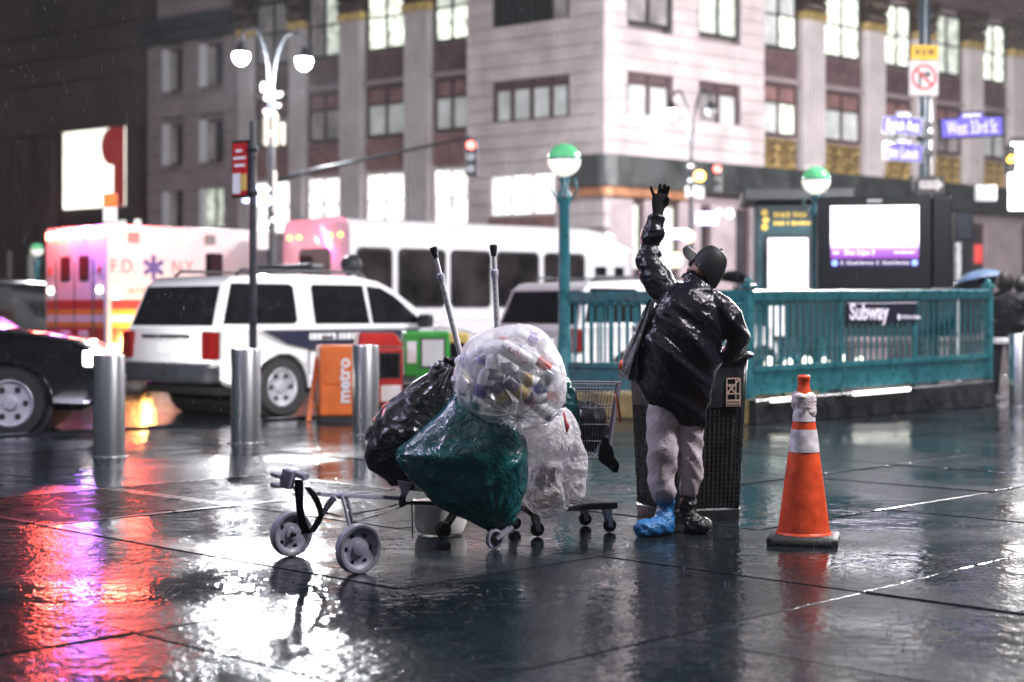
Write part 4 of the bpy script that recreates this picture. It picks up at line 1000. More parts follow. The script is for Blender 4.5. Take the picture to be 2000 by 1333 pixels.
for k in range(3): q.lathe([(.06,0),(.06,.01)], 6, basis((-.35+.02*(k%2),-.006,2.65+.12*k), UX, UZ))
q.build('emblem', MT['gold_letter'], t)
# ---------------------------------------------------------------- street-name signs on their pole
s = 92.0; c = P(1806, 615, s); c.z = 0
t = thing('sign_pole', 'tall dark pole with blue street-name signs and a no-turn sign', 'sign post', tuple(c))
q = MB(); q.tube([(0,0,0),(0,0,9)], [.15,.12], 14); q.build('pole', MT['pole_dark'] if 'pole_dark' in MT else mat('pole_dark', (.035,.05,.065), .3, .3, var=.2), t, smooth=40)
def loc(px, py): return Vector(((px-1806)/s, -.2, 1.2+(615-py)/s))
mat('sign_white_face', (.5,.47,.48), .85, 0, spec=.1, var=.05, emit=.02, ecol=(1,.97,1)); mat('sign_yellow', (.62,.36,.02), .4, 0, var=.06, emit=.02, ecol=(1,.65,.05))
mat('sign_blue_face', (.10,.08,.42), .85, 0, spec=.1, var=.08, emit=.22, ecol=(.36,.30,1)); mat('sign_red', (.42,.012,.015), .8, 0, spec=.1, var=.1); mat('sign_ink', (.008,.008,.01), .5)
def plate(px0, px1, py0, py1, m_, nm, par=t, dy=0, rz=0, bevel=0):
    a, b = loc(px0,py1), loc(px1,py0); q = MB(); cx = (a+b)/2; cx.y += dy
    q.box((0,0,0), (b.x-a.x,.03,b.z-a.z)); 
    M = Matrix.Translation(cx) @ Matrix.Rotation(rz,4,'Z'); q.v = [M @ p for p in q.v]
    return q.build(nm, MT[m_], par, bevel=bevel), M
o, M = plate(1774,1828,92,120,'sign_yellow','new_sign', rz=R(8)); text('N E W', .19, M @ basis((0,-.017,0), UX, UZ), MT['sign_ink'], o, bold=.010, fit=.44)
o, M = plate(1770,1829,122,190,'sign_white_face','no_turn_sign', rz=R(6), bevel=.01)
q = MB(); n = 36; q.loft([[M @ Vector((rr*cos(2*pi*k/n), y, rr*sin(2*pi*k/n)+.02)) for rr, y in ((.225,-.018),(.225,-.024),(.268,-.024),(.268,-.018))] for k in range(n+1)], False)
q.beam(M @ Vector((-.17,-.0225,.18)), M @ Vector((.17,-.0225,-.15)), .01, .045, M.to_3x3() @ Vector((.7,0,.7))); q.build('red_ring', MT['sign_red'], o)
q = MB(); q.v = []
q.beam(M @ Vector((-.09,-.019,-.17)), M @ Vector((-.09,-.019,.06)), .006, .05, M.to_3x3() @ Vector((1,0,0))); q.beam(M @ Vector((-.11,-.0192,.08)), M @ Vector((.06,-.0192,.08)), .006, .05)
q.add([M @ Vector(p) for p in ((.05,-.021,.16),(.05,-.021,0),(.17,-.021,.08),(.05,-.017,.16),(.05,-.017,0),(.17,-.017,.08))], [(0,1,2),(5,4,3),(0,3,4,1),(1,4,5,2),(2,5,3,0)]); q.build('arrow', MT['sign_ink'], o)
def street_sign(px0, px1, py0, py1, txt, sub, rz, tilt=0):
    a, b = loc(px0,py1), loc(px1,py0); w_, h_ = b.x-a.x, b.z-a.z; cx = (a+b)/2
    M = Matrix.Translation(cx) @ Matrix.Rotation(rz,4,'Z') @ Matrix.Rotation(tilt,4,'Y')
    q = MB(); pl = [(-w_/2,-h_/2),(w_/2,-h_/2),(w_/2,h_/2*.75),(w_*.22,h_/2*.75),(w_*.16,h_*.62),(-w_*.16,h_*.62),(-w_*.22,h_/2*.75),(-w_/2,h_/2*.75)]
    q.prism(pl, -.03, .03, M @ XZ); o = q.build('street_sign', MT['navy'], t)
    q = MB(); q.prism([(x*.93, y*.86) for x, y in pl], .0301, .036, M @ XZ); q.build('sign_face', MT['sign_blue_face'], o)
    text(txt, h_*.8, M @ basis((0,-.038,-h_*.08), UX, UZ), MT['sign_white_glow'], o, fit=w_*.78, bold=.0)
    glyphs(o, -w_*.13, w_*.12, h_*.45, h_*.16, -.037, 'sign_white_glow', M)
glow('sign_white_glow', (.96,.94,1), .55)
street_sign(1826, 1958, 226, 272, 'West 33rd St', 'JOE LOUIS', R(8), R(-3.5))
street_sign(1719, 1797, 226, 266, 'Eighth Ave', 'PENN', R(-8), R(5))
street_sign(1722, 1797, 278, 318, 'Joe Louis', 'PLAZA', R(-8), R(6))
for py in (245, 268, 300): 
    q = MB(); z = 1.2+(615-py)/s; q.lathe([(.17,z-.07),(.19,z),(.17,z+.07)], 12); q.box((.0,-.15,z), (.2,.12,.1)); q.build('clamp', MT['black_metal'], t)
o, M = plate(1786,1840,346,380,'sign_ink','one_way_sign', rz=R(4))
q = MB(); q.prism([(-.25,-.08),(.12,-.08),(.12,-.14),(.27,0),(.12,.14),(.12,.08),(-.25,.08)], .0151, .019, M @ XZ); q.build('white_arrow', MT['sign_white_face'], o); text('ONE WAY', .12, M @ basis((-.03,-.021,0), UX, UZ), MT['sign_ink'], o, fit=.4)
o, M = plate(1768,1786,344,380,'black_metal','sign_back', rz=R(60))
# small equipment cabinet and posts to the right of the screen
t = thing('utility_post', 'dark utility box on a pale post right of the screen', 'post', tuple(P(1878,615,110)))
q = MB(); q.box(P(1880,443,110), (.32,.25,.5)); q.build('box', MT['cab_black'], t, world=True, bevel=.02); c = P(1871,615,110); q = MB(); q.tube([(c.x,c.y,0),(c.x,c.y,2.5)], .06, 10); q.build('post', MT['lamp_off'], t, world=True, smooth=40)
lit_sign(1910, 497, 16, 38, 95, 'amb_red', 'small red upright sign above the blue umbrella', 'red_sign')
# ================================================================ foreground
def nz3(p, f, o=0.0): return noise.noise(Vector((p[0]*f+o, p[1]*f-o*.7, p[2]*f+o*1.3)))
def ridge(p, f, o=0.0): return 1-abs(nz3(p, f, o))*2
def interp(rows, y):
    for a, b in zip(rows, rows[1:]):
        if a[0] <= y <= b[0]:
            k = (y-a[0])/(b[0]-a[0]); return [a[i]+(b[i]-a[i])*k for i in range(len(a))]
    return rows[0] if y < rows[0][0] else rows[-1]
def smooth_rows(rows, n):
    """resample rows and soften the outline"""
    y0, y1 = rows[0][0], rows[-1][0]; out = []
    for i in range(n):
        y = y0+(y1-y0)*(.5-.5*cos(pi*i/(n-1))*.6-.2*(1-2*i/(n-1))) if False else y0+(y1-y0)*i/(n-1)
        sp = (y1-y0)*.018; acc = [0]*len(rows[0])
        for k in (-1, 0, 1):
            r = interp(rows, min(y1, max(y0, y+k*sp))); acc = [a+b/3 for a, b in zip(acc, r)]
        acc[0] = y; out.append(acc)
    return out
def loftbag(rows, s, depth=.8, n=96, N=90, disp=None, maxd=9, yoff=None, sq=.9):
    q = MB(); rings = []; Yc = F/s
    for py, xl, xr in smooth_rows(rows, N):
        hw = (xr-xl)/2/s; cx = ((xl+xr)/2-1000)/s; z = H-(py-HY)/s; hd = min(hw*depth, maxd)
        dy = yoff(py) if yoff else 0
        ring = []
        for k in range(n):
            a = 2*pi*k/n; ca, sa = cos(a), sin(a)
            ring.append(Vector((cx+hw*abs(ca)**sq*(1 if ca > 0 else -1), Yc+dy+hd*abs(sa)**sq*(1 if sa > 0 else -1), z)))
        rings.append(ring)
    q.loft(rings); me = q.mesh('bag', smooth=True)
    if disp: displace(me, disp)
    return me
def plastic(name, col, rough=.2, bump=.5, scale=9, alpha=None, spec=.6, sheen=None, dirt=0, stretch=(1,1,1)):
    m = bpy.data.materials.new(name); m.use_nodes = True; N = m.node_tree.nodes; L = m.node_tree.links
    b = N['Principled BSDF']; tc = N.new('ShaderNodeTexCoord'); mp = N.new('ShaderNodeMapping'); mp.inputs['Scale'].default_value = stretch
    L.new(tc.outputs['Object'], mp.inputs[0])
    nz = N.new('ShaderNodeTexNoise'); nz.inputs['Scale'].default_value = scale; nz.inputs['Detail'].default_value = 6; nz.inputs['Distortion'].default_value = 1.6; L.new(mp.outputs[0], nz.inputs['Vector'])
    n2 = N.new('ShaderNodeTexNoise'); n2.inputs['Scale'].default_value = scale*3.7; n2.inputs['Detail'].default_value = 4; n2.inputs['Distortion'].default_value = .8; L.new(mp.outputs[0], n2.inputs['Vector'])
    ad = N.new('ShaderNodeMath'); ad.operation = 'MULTIPLY_ADD'; ad.inputs[1].default_value = .35; L.new(n2.outputs['Fac'], ad.inputs[0])
    ab = N.new('ShaderNodeMath'); ab.operation = 'SUBTRACT'; ab.inputs[1].default_value = .5; L.new(nz.outputs['Fac'], ab.inputs[0])
    a2 = N.new('ShaderNodeMath'); a2.operation = 'ABSOLUTE'; L.new(ab.outputs[0], a2.inputs[0]); L.new(a2.outputs[0], ad.inputs[2])
    bp = N.new('ShaderNodeBump'); bp.inputs['Strength'].default_value = bump; bp.inputs['Distance'].default_value = .05; L.new(ad.outputs[0], bp.inputs['Height']); L.new(bp.outputs[0], b.inputs['Normal'])
    cr = N.new('ShaderNodeMix'); cr.data_type = 'RGBA'; cr.inputs[6].default_value = tuple(x*.65 for x in col)+(1,); cr.inputs[7].default_value = tuple(min(1,x*1.25) for x in col)+(1,)
    n3 = N.new('ShaderNodeTexNoise'); n3.inputs['Scale'].default_value = 4; n3.inputs['Detail'].default_value = 6; L.new(tc.outputs['Object'], n3.inputs['Vector'])
    L.new(n3.outputs['Fac'], cr.inputs[0]); L.new(cr.outputs[2], b.inputs['Base Color'])
    b.inputs['Roughness'].default_value = rough; b.inputs['Specular IOR Level'].default_value = spec
    # rain drops: rough/smooth speckle
    vo = N.new('ShaderNodeTexVoronoi'); vo.inputs['Scale'].default_value = 90; L.new(tc.outputs['Object'], vo.inputs['Vector'])
    if alpha:
        lw = N.new('ShaderNodeLayerWeight'); lw.inputs['Blend'].default_value = .35; L.new(bp.outputs[0], lw.inputs['Normal'])
        mr = N.new('ShaderNodeMapRange'); mr.inputs[1].default_value = .0; mr.inputs[2].default_value = .9; mr.inputs[3].default_value = alpha[0]; mr.inputs[4].default_value = alpha[1]
        L.new(lw.outputs['Facing'], mr.inputs[0])
        mm = N.new('ShaderNodeMath'); mm.operation = 'MULTIPLY_ADD'; mm.inputs[1].default_value = alpha[2]; L.new(a2.outputs[0], mm.inputs[0]); L.new(mr.outputs[0], mm.inputs[2]); L.new(mm.outputs[0], b.inputs['Alpha'])
        fac = mm.outputs[0]; L.remove(b.inputs['Alpha'].links[0])
        tr = N.new('ShaderNodeBsdfTranslucent'); tr.inputs['Color'].default_value = tuple(min(1,x*1.1) for x in col)+(1,); L.new(bp.outputs[0], tr.inputs['Normal'])
        m1 = N.new('ShaderNodeMixShader'); m1.inputs[0].default_value = .42; L.new(b.outputs[0], m1.inputs[1]); L.new(tr.outputs[0], m1.inputs[2])
        tp_ = N.new('ShaderNodeBsdfTransparent'); m2 = N.new('ShaderNodeMixShader'); L.new(fac, m2.inputs[0]); L.new(tp_.outputs[0], m2.inputs[1]); L.new(m1.outputs[0], m2.inputs[2])
        L.new(m2.outputs[0], N['Material Output'].inputs['Surface'])
    MT[name] = m; return m
plastic('bag_black', (.012,.011,.016), .17, .55, 8, spec=.7)
plastic('bag_green', (.008,.10,.11), .18, .5, 7, spec=.7)
plastic('bag_clear', (.96,.94,.98), .17, .4, 7, alpha=(.13,.85,.75))
plastic('bag_white', (.90,.87,.92), .24, .8, 11, alpha=(.72,.97,.5))
plastic('bag_film', (.86,.82,.84), .2, .8, 11, alpha=(.38,.9,.8))
plastic('jacket_black', (.006,.005,.010), .25, .30, 10, spec=.4)
plastic('boot_cover', (.015,.13,.34), .3, .5, 14)
plastic('boot_black', (.010,.010,.013), .3, .6, 14)
# ---------------------------------------------------------------- traffic cone
c = P(1570, 615, 371); c.z = 0
CO = thing('traffic_cone', 'tall orange traffic cone with white bands and a black base', 'cone', (c.x,c.y,0), R(-14))
mat('cone_orange', (.80,.085,.025), .38, 0, var=.20, vs=13, bump=.06, rvar=.1, emit=0); mat('cone_white', (.70,.65,.69), .4, 0, var=.26, vs=22, rvar=.1)
q = MB(); w_ = .182; ch = .03
oct_ = [(-w_+ch,-w_),(w_-ch,-w_),(w_,-w_+ch),(w_,w_-ch),(w_-ch,w_),(-w_+ch,w_),(-w_,w_-ch),(-w_,-w_+ch)]
q.loft([[Vector((x*k,y*k,z)) for x, y in oct_] for k, z in ((.97,.002),(1,.008),(1,.034),(.96,.044),(.8,.05))]); q.build('base', MT['rubber'], CO, smooth=40)
def cr_(z): return .138-(z-.05)*(.138-.040)/(.785-.05)
def band(z0, z1, m_, nm, off=0):
    q = MB(); q.lathe([(cr_(z0)+off,z0),(cr_((z0+z1)/2)+off,(z0+z1)/2),(cr_(z1)+off,z1)], 48, None, False); return q.build(nm, MT[m_], CO, smooth=50)
q = MB(); q.lathe([(.15,.046),(.147,.055),(.141,.062)], 48, None, False); q.build('foot_ring', MT['cone_orange'], CO, smooth=True)
band(.05, .785, 'cone_orange', 'body')
band(.48, .598, 'cone_white', 'reflective_band', .0025); band(.64, .775, 'cone_white', 'reflective_band', .0025)
q = MB(); q.lathe([(.040,.785),(.036,.80),(.031,.82),(.030,.855),(.034,.862),(.034,.872),(.028,.882),(.020,.884),(.018,.87)], 28, None, False); q.build('top_grip', MT['cone_orange'], CO, smooth=50)
# rag tied round the cone
plastic('rag', (.72,.62,.64), .35, .25, 16)
rows = [(764,1556,1572),(772,1549,1590),(782,1546,1592),(792,1547,1591),(802,1552,1592),(812,1555,1590),(818,1566,1586)]
me = loftbag(rows, 371, 1.0, 48, 40, lambda p, n: n*(.010*(ridge((p.x,p.y,p.z*.5),16,3)-.3)+.004*(ridge(p,36,1)-.5)), maxd=.054)
o = link('wrapped_rag', me, MT['rag']); tag(o, 'pale crumpled plastic rag wrapped round the cone top', 'rag')
q = MB(); tl = [P(1552,770,374), P(1549,785,375), P(1553,800,376), P(1550,815,376)]
# ---------------------------------------------------------------- litter bin
c = P(1343, 615, 330); c.z = 0
BIN = thing('litter_bin', 'dark tapered street litter bin with a tan emblem beside the man', 'litter bin', (c.x,c.y,0), R(16))
mat('bin_metal', (.020,.026,.028), .3, .3, var=.25, vs=8, bump=.15, rvar=.12); mat('bin_tan', (.36,.26,.21), .5, 0, var=.15)
def rsq(h, r, z, n=6):
    pts = []
    for cx, cy, a0 in ((h-r,h-r,0),(-(h-r),h-r,90),(-(h-r),-(h-r),180),(h-r,-(h-r),270)):
        for k in range(n+1): a = R(a0+90*k/n); pts.append(Vector((cx+r*cos(a), cy+r*sin(a), z)))
    return pts
hz = lambda z: .243+.042*z/.97
q = MB(); q.loft([rsq(hz(z)-.02,.09,z) for z in (.06,.72)], False); q.build('liner', MT['rubber'], BIN)
q = MB(); q.loft([rsq(hz(z)+o_,.1,z) for z, o_ in ((.66,.0),(.665,.006),(.94,.006),(.95,.03),(.97,.034),(.985,.02),(.97,-.03),(.70,-.03))], False); q.build('top_band', MT['bin_metal'], BIN, smooth=40)
q = MB(); q.loft([rsq(hz(z)+o_,.1,z) for z, o_ in ((.0,.012),(.07,.012),(.08,.0),(.075,-.05))], False); q.build('base_ring', MT['bin_metal'], BIN, smooth=40)
q = MB()
for side in range(4):
    M = Matrix.Rotation(R(90*side),4,'Z')
    for k in range(15):
        x = -.2+.4*k/14; q.beam(M @ Vector((x*.92,-hz(.08)+.004,.08)), M @ Vector((x,-hz(.66)+.004,.66)), .012, .008, M @ Vector((0,1,0)))
    for k in range(22):
        z = .1+.55*k/21; q.beam(M @ Vector((-.21,-hz(z)+.006,z)), M @ Vector((.21,-hz(z)+.006,z)), .006, .008)
tag(q.build('mesh_bars', MT['bin_metal'], BIN), kind='stuff')
for sx in (-1,1):
    for sy in (-1,1):
        q = MB(); q.tube([(sx*(hz(z)-.035),sy*(hz(z)-.035),z) for z in (.05,.3,.6,.95)], .024, 10); q.build('corner_post', MT['bin_metal'], BIN, smooth=True)
# emblem plate on the front
yf = -hz(.8)-.012
def bp_(x0, x1, z0, z1, m_='bin_tan', nm='emblem_bar', y=None):
    q = MB(); y = yf if y is None else y; q.bb(x0,x1,y-.003,y,z0,z1); return q
ex, ez = .165, .745
pl = bp_(ex-.045,ex+.045,ez-.075,ez-.035).build('emblem_panel', MT['bin_tan'], BIN)
q = MB()
for x0, x1, z0, z1 in ((ex-.045,ex-.038,ez-.035,ez+.09),(ex+.038,ex+.045,ez-.035,ez+.09),(ex-.045,ex+.045,ez+.083,ez+.09),(ex-.038,ex+.038,ez-.005,ez+.002),(ex+.012,ex+.018,ez-.035,ez+.083),(ex-.038,ex+.012,ez+.045,ez+.052)): q.bb(x0,x1,yf-.003,yf,z0,z1)
q.beam((ex-.04,yf-.0015,ez+.0),(ex+.04,yf-.0015,ez+.085),.003,.008,(0,0,1)); q.beam((ex-.03,yf-.0014,ez+.05),(ex+.015,yf-.0014,ez-.002),.003,.008,(0,0,1))
q.build('emblem_lines', MT['bin_tan'], pl)
for k, tx in enumerate(('34th Street', 'Partnership')): text(tx, .016, basis((ex,yf-.0045,ez-.048-.017*k), UX, UZ), MT['sign_ink'], pl, fit=.078, ext=.0005)
# ---------------------------------------------------------------- the man
MS = 357.0
def m_(px, py, dy=0.0):
    s2 = F/(F/MS+dy); return P(px, py, s2)
def skin(nodes, edges, root=0, sub=1):
    """nodes: (pos, radius)"""
    me = bpy.data.meshes.new('sk'); me.from_pydata([tuple(p) for p, r in nodes], edges, []); o = bpy.data.objects.new('sk', me); COL.objects.link(o)
    md = o.modifiers.new('skin', 'SKIN'); md.use_smooth_shade = True; md.branch_smoothing = .6
    for i, (p, r) in enumerate(nodes):
        d = me.skin_vertices[0].data[i]; d.radius = (r, r) if not isinstance(r, tuple) else r; d.use_root = (i == root)
    ss = o.modifiers.new('sub', 'SUBSURF'); ss.levels = sub; ss.render_levels = sub
    return evaluated(o, 'body')
MAN = thing('person', 'man in a shiny black jacket and cap reaching one gloved hand up', 'person', tuple(G(1315,1040)))
def mesh_to_mb(me):
    q = MB(); q.add([v.co.copy() for v in me.vertices], [tuple(p.vertices) for p in me.polygons]); bpy.data.meshes.remove(me); return q
nd = [(m_(1318,772),.085),(m_(1330,690),.10),(m_(1345,620),.11),(m_(1364,572),.06),(m_(1374,550,.02),.055),          # 0-4 pelvis..neck
      (m_(1308,585,.02),.07),(m_(1268,508,.10),.05),(m_(1284,424,.13),.033),                                         # 5-7 left arm
      (m_(1412,612,.02),.07),(m_(1446,652,.04),.05),(m_(1428,682,.24),.035),(m_(1424,690,.32),.035),                  # 8-11 right arm
      (m_(1295,800),.06),(m_(1294,890,-.03),.05),(m_(1297,985,-.0),.032),(m_(1288,1026,-.02),.035),(m_(1258,1034,-.10),.028),  # 12-16 left leg
      (m_(1344,800,.03),.055),(m_(1346,890,.03),.045),(m_(1345,980,.08),.034),(m_(1350,1018,.08),.045),(m_(1384,1024,.03),.04)]  # 17-21 right leg
ed = [(0,1),(1,2),(2,3),(3,4),(2,5),(5,6),(6,7),(2,8),(8,9),(9,10),(10,11),(0,12),(12,13),(13,14),(14,15),(15,16),(0,17),(17,18),(18,19),(19,20),(20,21)]
q = mesh_to_mb(skin(nd, ed))
# head: looks up and to the left, away from the camera
hc = m_(1380, 526, .03)
fwd = Vector((-.72, .38, .58)).normalized(); upv = (Vector((.45,-.05,.9))-fwd*Vector((.45,-.05,.9)).dot(fwd)).normalized(); lft = upv.cross(fwd).normalized()
HM = Matrix(((fwd.x,lft.x,upv.x,hc.x),(fwd.y,lft.y,upv.y,hc.y),(fwd.z,lft.z,upv.z,hc.z),(0,0,0,1)))
def hp(a, b, c_): return HM @ Vector((a, b, c_))
h = MB(); rings = []
for z, xf, xb, w2 in ((-.118,.055,.02,.03),(-.105,.085,.045,.05),(-.08,.09,.065,.062),(-.045,.092,.082,.07),(-.01,.09,.092,.074),(.03,.092,.097,.076),(.07,.085,.093,.072),(.1,.062,.072,.056),(.118,.03,.04,.03)):
    rings.append([hp(((xf if cos(a) > 0 else xb)*cos(a)), w2*sin(a), z) for a in [2*pi*k/20 for k in range(20)]])
h.loft(rings)
h.loft([[hp(.085+x, w_*cos(a)*.5, z+w_*sin(a)*.35) for a in [2*pi*k/8 for k in range(8)]] for x, z, w_ in ((-.01,.015,.02),(.012,-.01,.03),(.03,-.03,.034),(.005,-.045,.03))])   # nose
h.loft([[hp(.075+x, .05*cos(a)*.5, -.072+.02*sin(a)*.5) for a in [2*pi*k/8 for k in range(8)]] for x in (0,.014,.018)])   # lips
h.sphere(hp(.06,0,-.10), .025, 10, 6)      # chin
for sg in (-1,1):
    h.tube([hp(-.005+.018*cos(a)+.01, sg*(.074+.012*(1-abs(a)/4)), -.005+.034*sin(a)) for a in [-2.4+.55*k for k in range(9)]], .007, 6)   # ear rim
    h.sphere(hp(.012, sg*.07, -.008), .018, 8, 6)
h.v = [hc+(p-hc)*.92 for p in h.v]; q.add(h.v, h.f)
me = remesh(q, .0065, 3); me.materials.clear()
mat('skin_tone', (.34,.17,.12), .45, 0, var=.15, vs=20, bump=.05)
link('body', rel(me, MAN), MT['skin_tone'], MAN)
# cap with brim
CAPM = HM
q = MB(); rings = []
for k in range(9):
    a = pi/2*k/8*.995; z = .128*sin(a); rr = cos(a)**.55
    rings.append([hp((.098 if cos(b) > 0 else .105)*rr*cos(b), .084*rr*sin(b), z+.004-(.075*max(0,-cos(b))**1.5+.018*abs(sin(b)))*rr*(1-k/9)) for b in [2*pi*j/28 for j in range(28)]])
q.loft(rings, True); plastic('cap_cloth', (.010,.012,.014), .6, .06, 40, spec=.3); cp = q.build('cap', MT['cap_cloth'], MAN, world=True, smooth=60)
q = MB(); rings = []
for k in range(7):
    x = k/6; wv = .078*(1-x**3*.55)
    rings.append([hp(.075+.095*x, wv*cos(b), .030+.006*x-.05*(cos(b)**2)*wv/.078+.008*sin(b)) for b in [2*pi*j/16 for j in range(16)]])
q.loft(rings, True); q.build('brim', MT['cap_cloth'], cp, world=True, smooth=60)
q = MB(); q.sphere(hp(-.002,0,.133), .008, 8, 6); q.build('cap_button', MT['cap_cloth'], cp, world=True)
# trousers
def fold(p, n, o): return n*(.007*nz3((p.x,p.y,p.z*.4),9,o)+.015*(ridge((p.x*1.2+p.z*.8,p.y*.7,p.z*.8),8,o)-.4)+.005*(ridge((p.x-p.z*.5,p.y,p.z*.7),16,o+2)-.5))
def legtube(pts): 
    q = MB(); P_ = []; RR = []
    for (a, ra), (b, rb) in zip(pts, pts[1:]):
        for k in range(4): P_.append(a.lerp(b, k/4)); RR.append(ra+(rb-ra)*k/4)
    P_.append(pts[-1][0]); RR.append(pts[-1][1]); q.tube(P_, RR, 20); return q
q = legtube([(m_(1298,770),.080),(m_(1295,830,-.01),.086),(m_(1294,890,-.03),.078),(m_(1294,950,-.02),.073),(m_(1296,968,-.01),.062),(m_(1298,982,0),.040)])
k2 = legtube([(m_(1340,770,.03),.072),(m_(1346,840,.03),.076),(m_(1348,890,.03),.068),(m_(1347,930,.05),.064),(m_(1345,955,.06),.057),(m_(1345,968,.06),.045)])
q.add(k2.v, k2.f); q.sphere(m_(1318,765,.015), (.12,.09,.09), 20, 12)
me = remesh(q, .010, 5); displace(me, lambda p, n: fold(p, n, 2.0))
mat('trouser_cloth', (.44,.385,.42), .85, 0, var=.22, vs=7, bump=.35, bs=120, spec=.2)
link('trousers', rel(me, MAN), MT['trouser_cloth'], MAN)
# shoe cover (blue) and black boot
def shoe(a, b, ankle, top, r, seed):
    q = MB(); d = (b-a); 
    q.tube([a-d*.12, a, a.lerp(b,.5), b, b+d*.10], [r*.7,r,r*.98,r*.82,r*.4], 18)
    q.tube([a.lerp(b,.1), ankle, top], [r*.95,r*.78,r*.8], 16)
    me = remesh(q, .008, 4)
    zmin = min(v.co.z for v in me.vertices)
    for v in me.vertices: v.co.z = max(v.co.z, zmin+.018)
    dz = min(v.co.z for v in me.vertices); 
    for v in me.vertices: v.co.z -= dz-.003
    displace(me, lambda p, n: n*(.013*(ridge((p.x+p.z,p.y,p.z*.6-p.x*.4),15,seed)-.3)+.005*(ridge(p,34,seed)-.5))*min(1, max(0,(p.z-.01)/.03))); return me
me = shoe(m_(1302,1028,-.02), m_(1250,1036,-.14), m_(1299,1000,0), m_(1300,974,0), .058, 1.0)
link('shoe_cover', rel(me, MAN), MT['boot_cover'], MAN)
me = shoe(m_(1346,1012,.08), m_(1378,1018,-.02), m_(1344,985,.07), m_(1344,955,.06), .055, 5.0)
link('boot', rel(me, MAN), MT['boot_black'], MAN)
# jacket
rows = [(538,1350,1372),(548,1330,1384),(558,1314,1390),(570,1296,1396),(585,1280,1403),(600,1271,1409),(620,1266,1413),(640,1260,1414),(660,1253,1413),(680,1248,1410),(700,1245,1405),(720,1244,1398),(745,1246,1390),(765,1252,1385),(785,1264,1381),(803,1284,1378),(820,1318,1375),(832,1346,1371)]
jb = loftbag(rows, MS, .72, 64, 60, None, maxd=.165)
q = mesh_to_mb(jb)
q.tube([m_(1325,590,.02), m_(1290,560,.04), m_(1274,530,.07), m_(1266,508,.10), m_(1271,480,.11), m_(1277,450,.12), m_(1283,421,.13)], [.10,.088,.076,.068,.064,.058,.040], 20)
q.tube([m_(1386,594,.0), m_(1408,606,-.02), m_(1428,624,-.03), m_(1442,645,-.01), m_(1444,662,.05), m_(1436,680,.16), m_(1428,689,.26)], [.085,.082,.074,.060,.052,.05,.045], 20)
q.tube([m_(1352,562,.03), m_(1366,548,.035), m_(1372,541,.03)], [.085,.075,.066], 18)       # collar
me = remesh(q, .0085, 3)
def jfold(p, n):
    u = (p.x*.72-p.z*.69); v = (p.x*.69+p.z*.72)      # folds run down to the right
    sh = max(0, min(1, (1.22-p.z)/.15)); arm = max(0, min(1, (p.z-1.28)/.1))
    f = .024*sh*(1-abs(nz3((v*1.0,p.y*.4,u*.14),9,4.1))*2)+.011*ridge((v,p.y*.5,u*.2),15,1.7)*(1-.5*arm)
    f += .014*arm*ridge((p.x*.35,p.y*.4,p.z*1.2),12,8.2)+.0015*ridge(p,22,6.3)
    return n*(f-.010)
displace(me, jfold)
link('jacket', rel(me, MAN), MT['jacket_black'], MAN)
# open front flap hanging to the left, grey lining
plastic('jacket_lining', (.10,.10,.11), .32, .5, 10)
fl = [(1272,582),(1258,606),(1244,638),(1231,668),(1218,695),(1212,715),(1208,737),(1226,741),(1248,748),(1262,730),(1268,690),(1272,640)]
q = MB(); grid = []
top, bot = m_(1270,585,-.06), None
nu, nv = 14, 26; rings = []
for j in range(nv+1):
    v = j/nv; py = 585+v*158; xl = interp([(585,1268),(606,1257),(638,1243),(668,1230),(695,1217),(715,1211),(737,1207),(746,1210)], py)[1]; xr = 1276-6*v
    row = []
    for i in range(nu+1):
        u = i/nu; px = xl+(xr-xl)*u; yy = py+(u*10 if v > .9 else 0)
        row.append(m_(px, min(yy, 737+u*16), -.05-.05*v*(1-u)+.022*sin(u*9+v*3)*(.4+v)+.012*sin(u*21+v*5)))
    rings.append(row+[p+Vector((.004,.014,0)) for p in row[::-1]])
q.loft(rings, True); o = q.build('jacket_flap', MT['jacket_lining'], MAN, world=True, smooth=50)
mat('flap_red', (.5,.06,.05), .4, 0)
q = MB(); q.tube([m_(1211,722,-.11), m_(1212,712,-.11), m_(1214,703,-.11)], [.008,.010,.006], 8); q.build('red_trim', MT['flap_red'], o, world=True, smooth=True)
# gloved left hand, fingers spread
D = .13
gn = [(m_(1284,428,D),.030),(m_(1286,408,D),.034),(m_(1287,392,D),.038)]; ge = [(0,1),(1,2)]
def finger(base, pts, r):
    i0 = len(gn); prev = base
    for k, p in enumerate(pts): gn.append((p, r[k])); ge.append((prev, len(gn)-1)); prev = len(gn)-1
q = MB()
q.loft([[m_(px+w_*cos(a)*MS, py, D+th*sin(a)) for a in [2*pi*k/16 for k in range(16)]] for px, py, w_, th in ((1284,430,.030,.028),(1285,418,.029,.024),(1286,408,.034,.022),(1287,396,.041,.02),(1289,385,.043,.018),(1290,379,.038,.014))])
for pts, r0 in (([(1279,390),(1276,379),(1273,371),(1271.5,366)],.0098),([(1286,385),(1288,374),(1289,366),(1289.5,361)],.0105),([(1292,384),(1296,374),(1298,366),(1298.5,361.5)],.0105),([(1298,387),(1303,378),(1305,370),(1306.5,365)],.0102),([(1296,404),(1303,398),(1305,391),(1303,386)],.0115)):
    n_ = len(pts); q.tube([m_(a, b, D-.012*k*k/6) for k, (a, b) in enumerate(pts)]+[m_(pts[-1][0]-.2, pts[-1][1]-1.8, D-.022)], [r0*1.08,r0,r0*.95,r0*.85,r0*.4], 12)
me = remesh(q, .0035, 2); plastic('glove_knit', (.010,.010,.012), .8, .3, 60, spec=.2)
link('glove', rel(me, MAN), MT['glove_knit'], MAN)
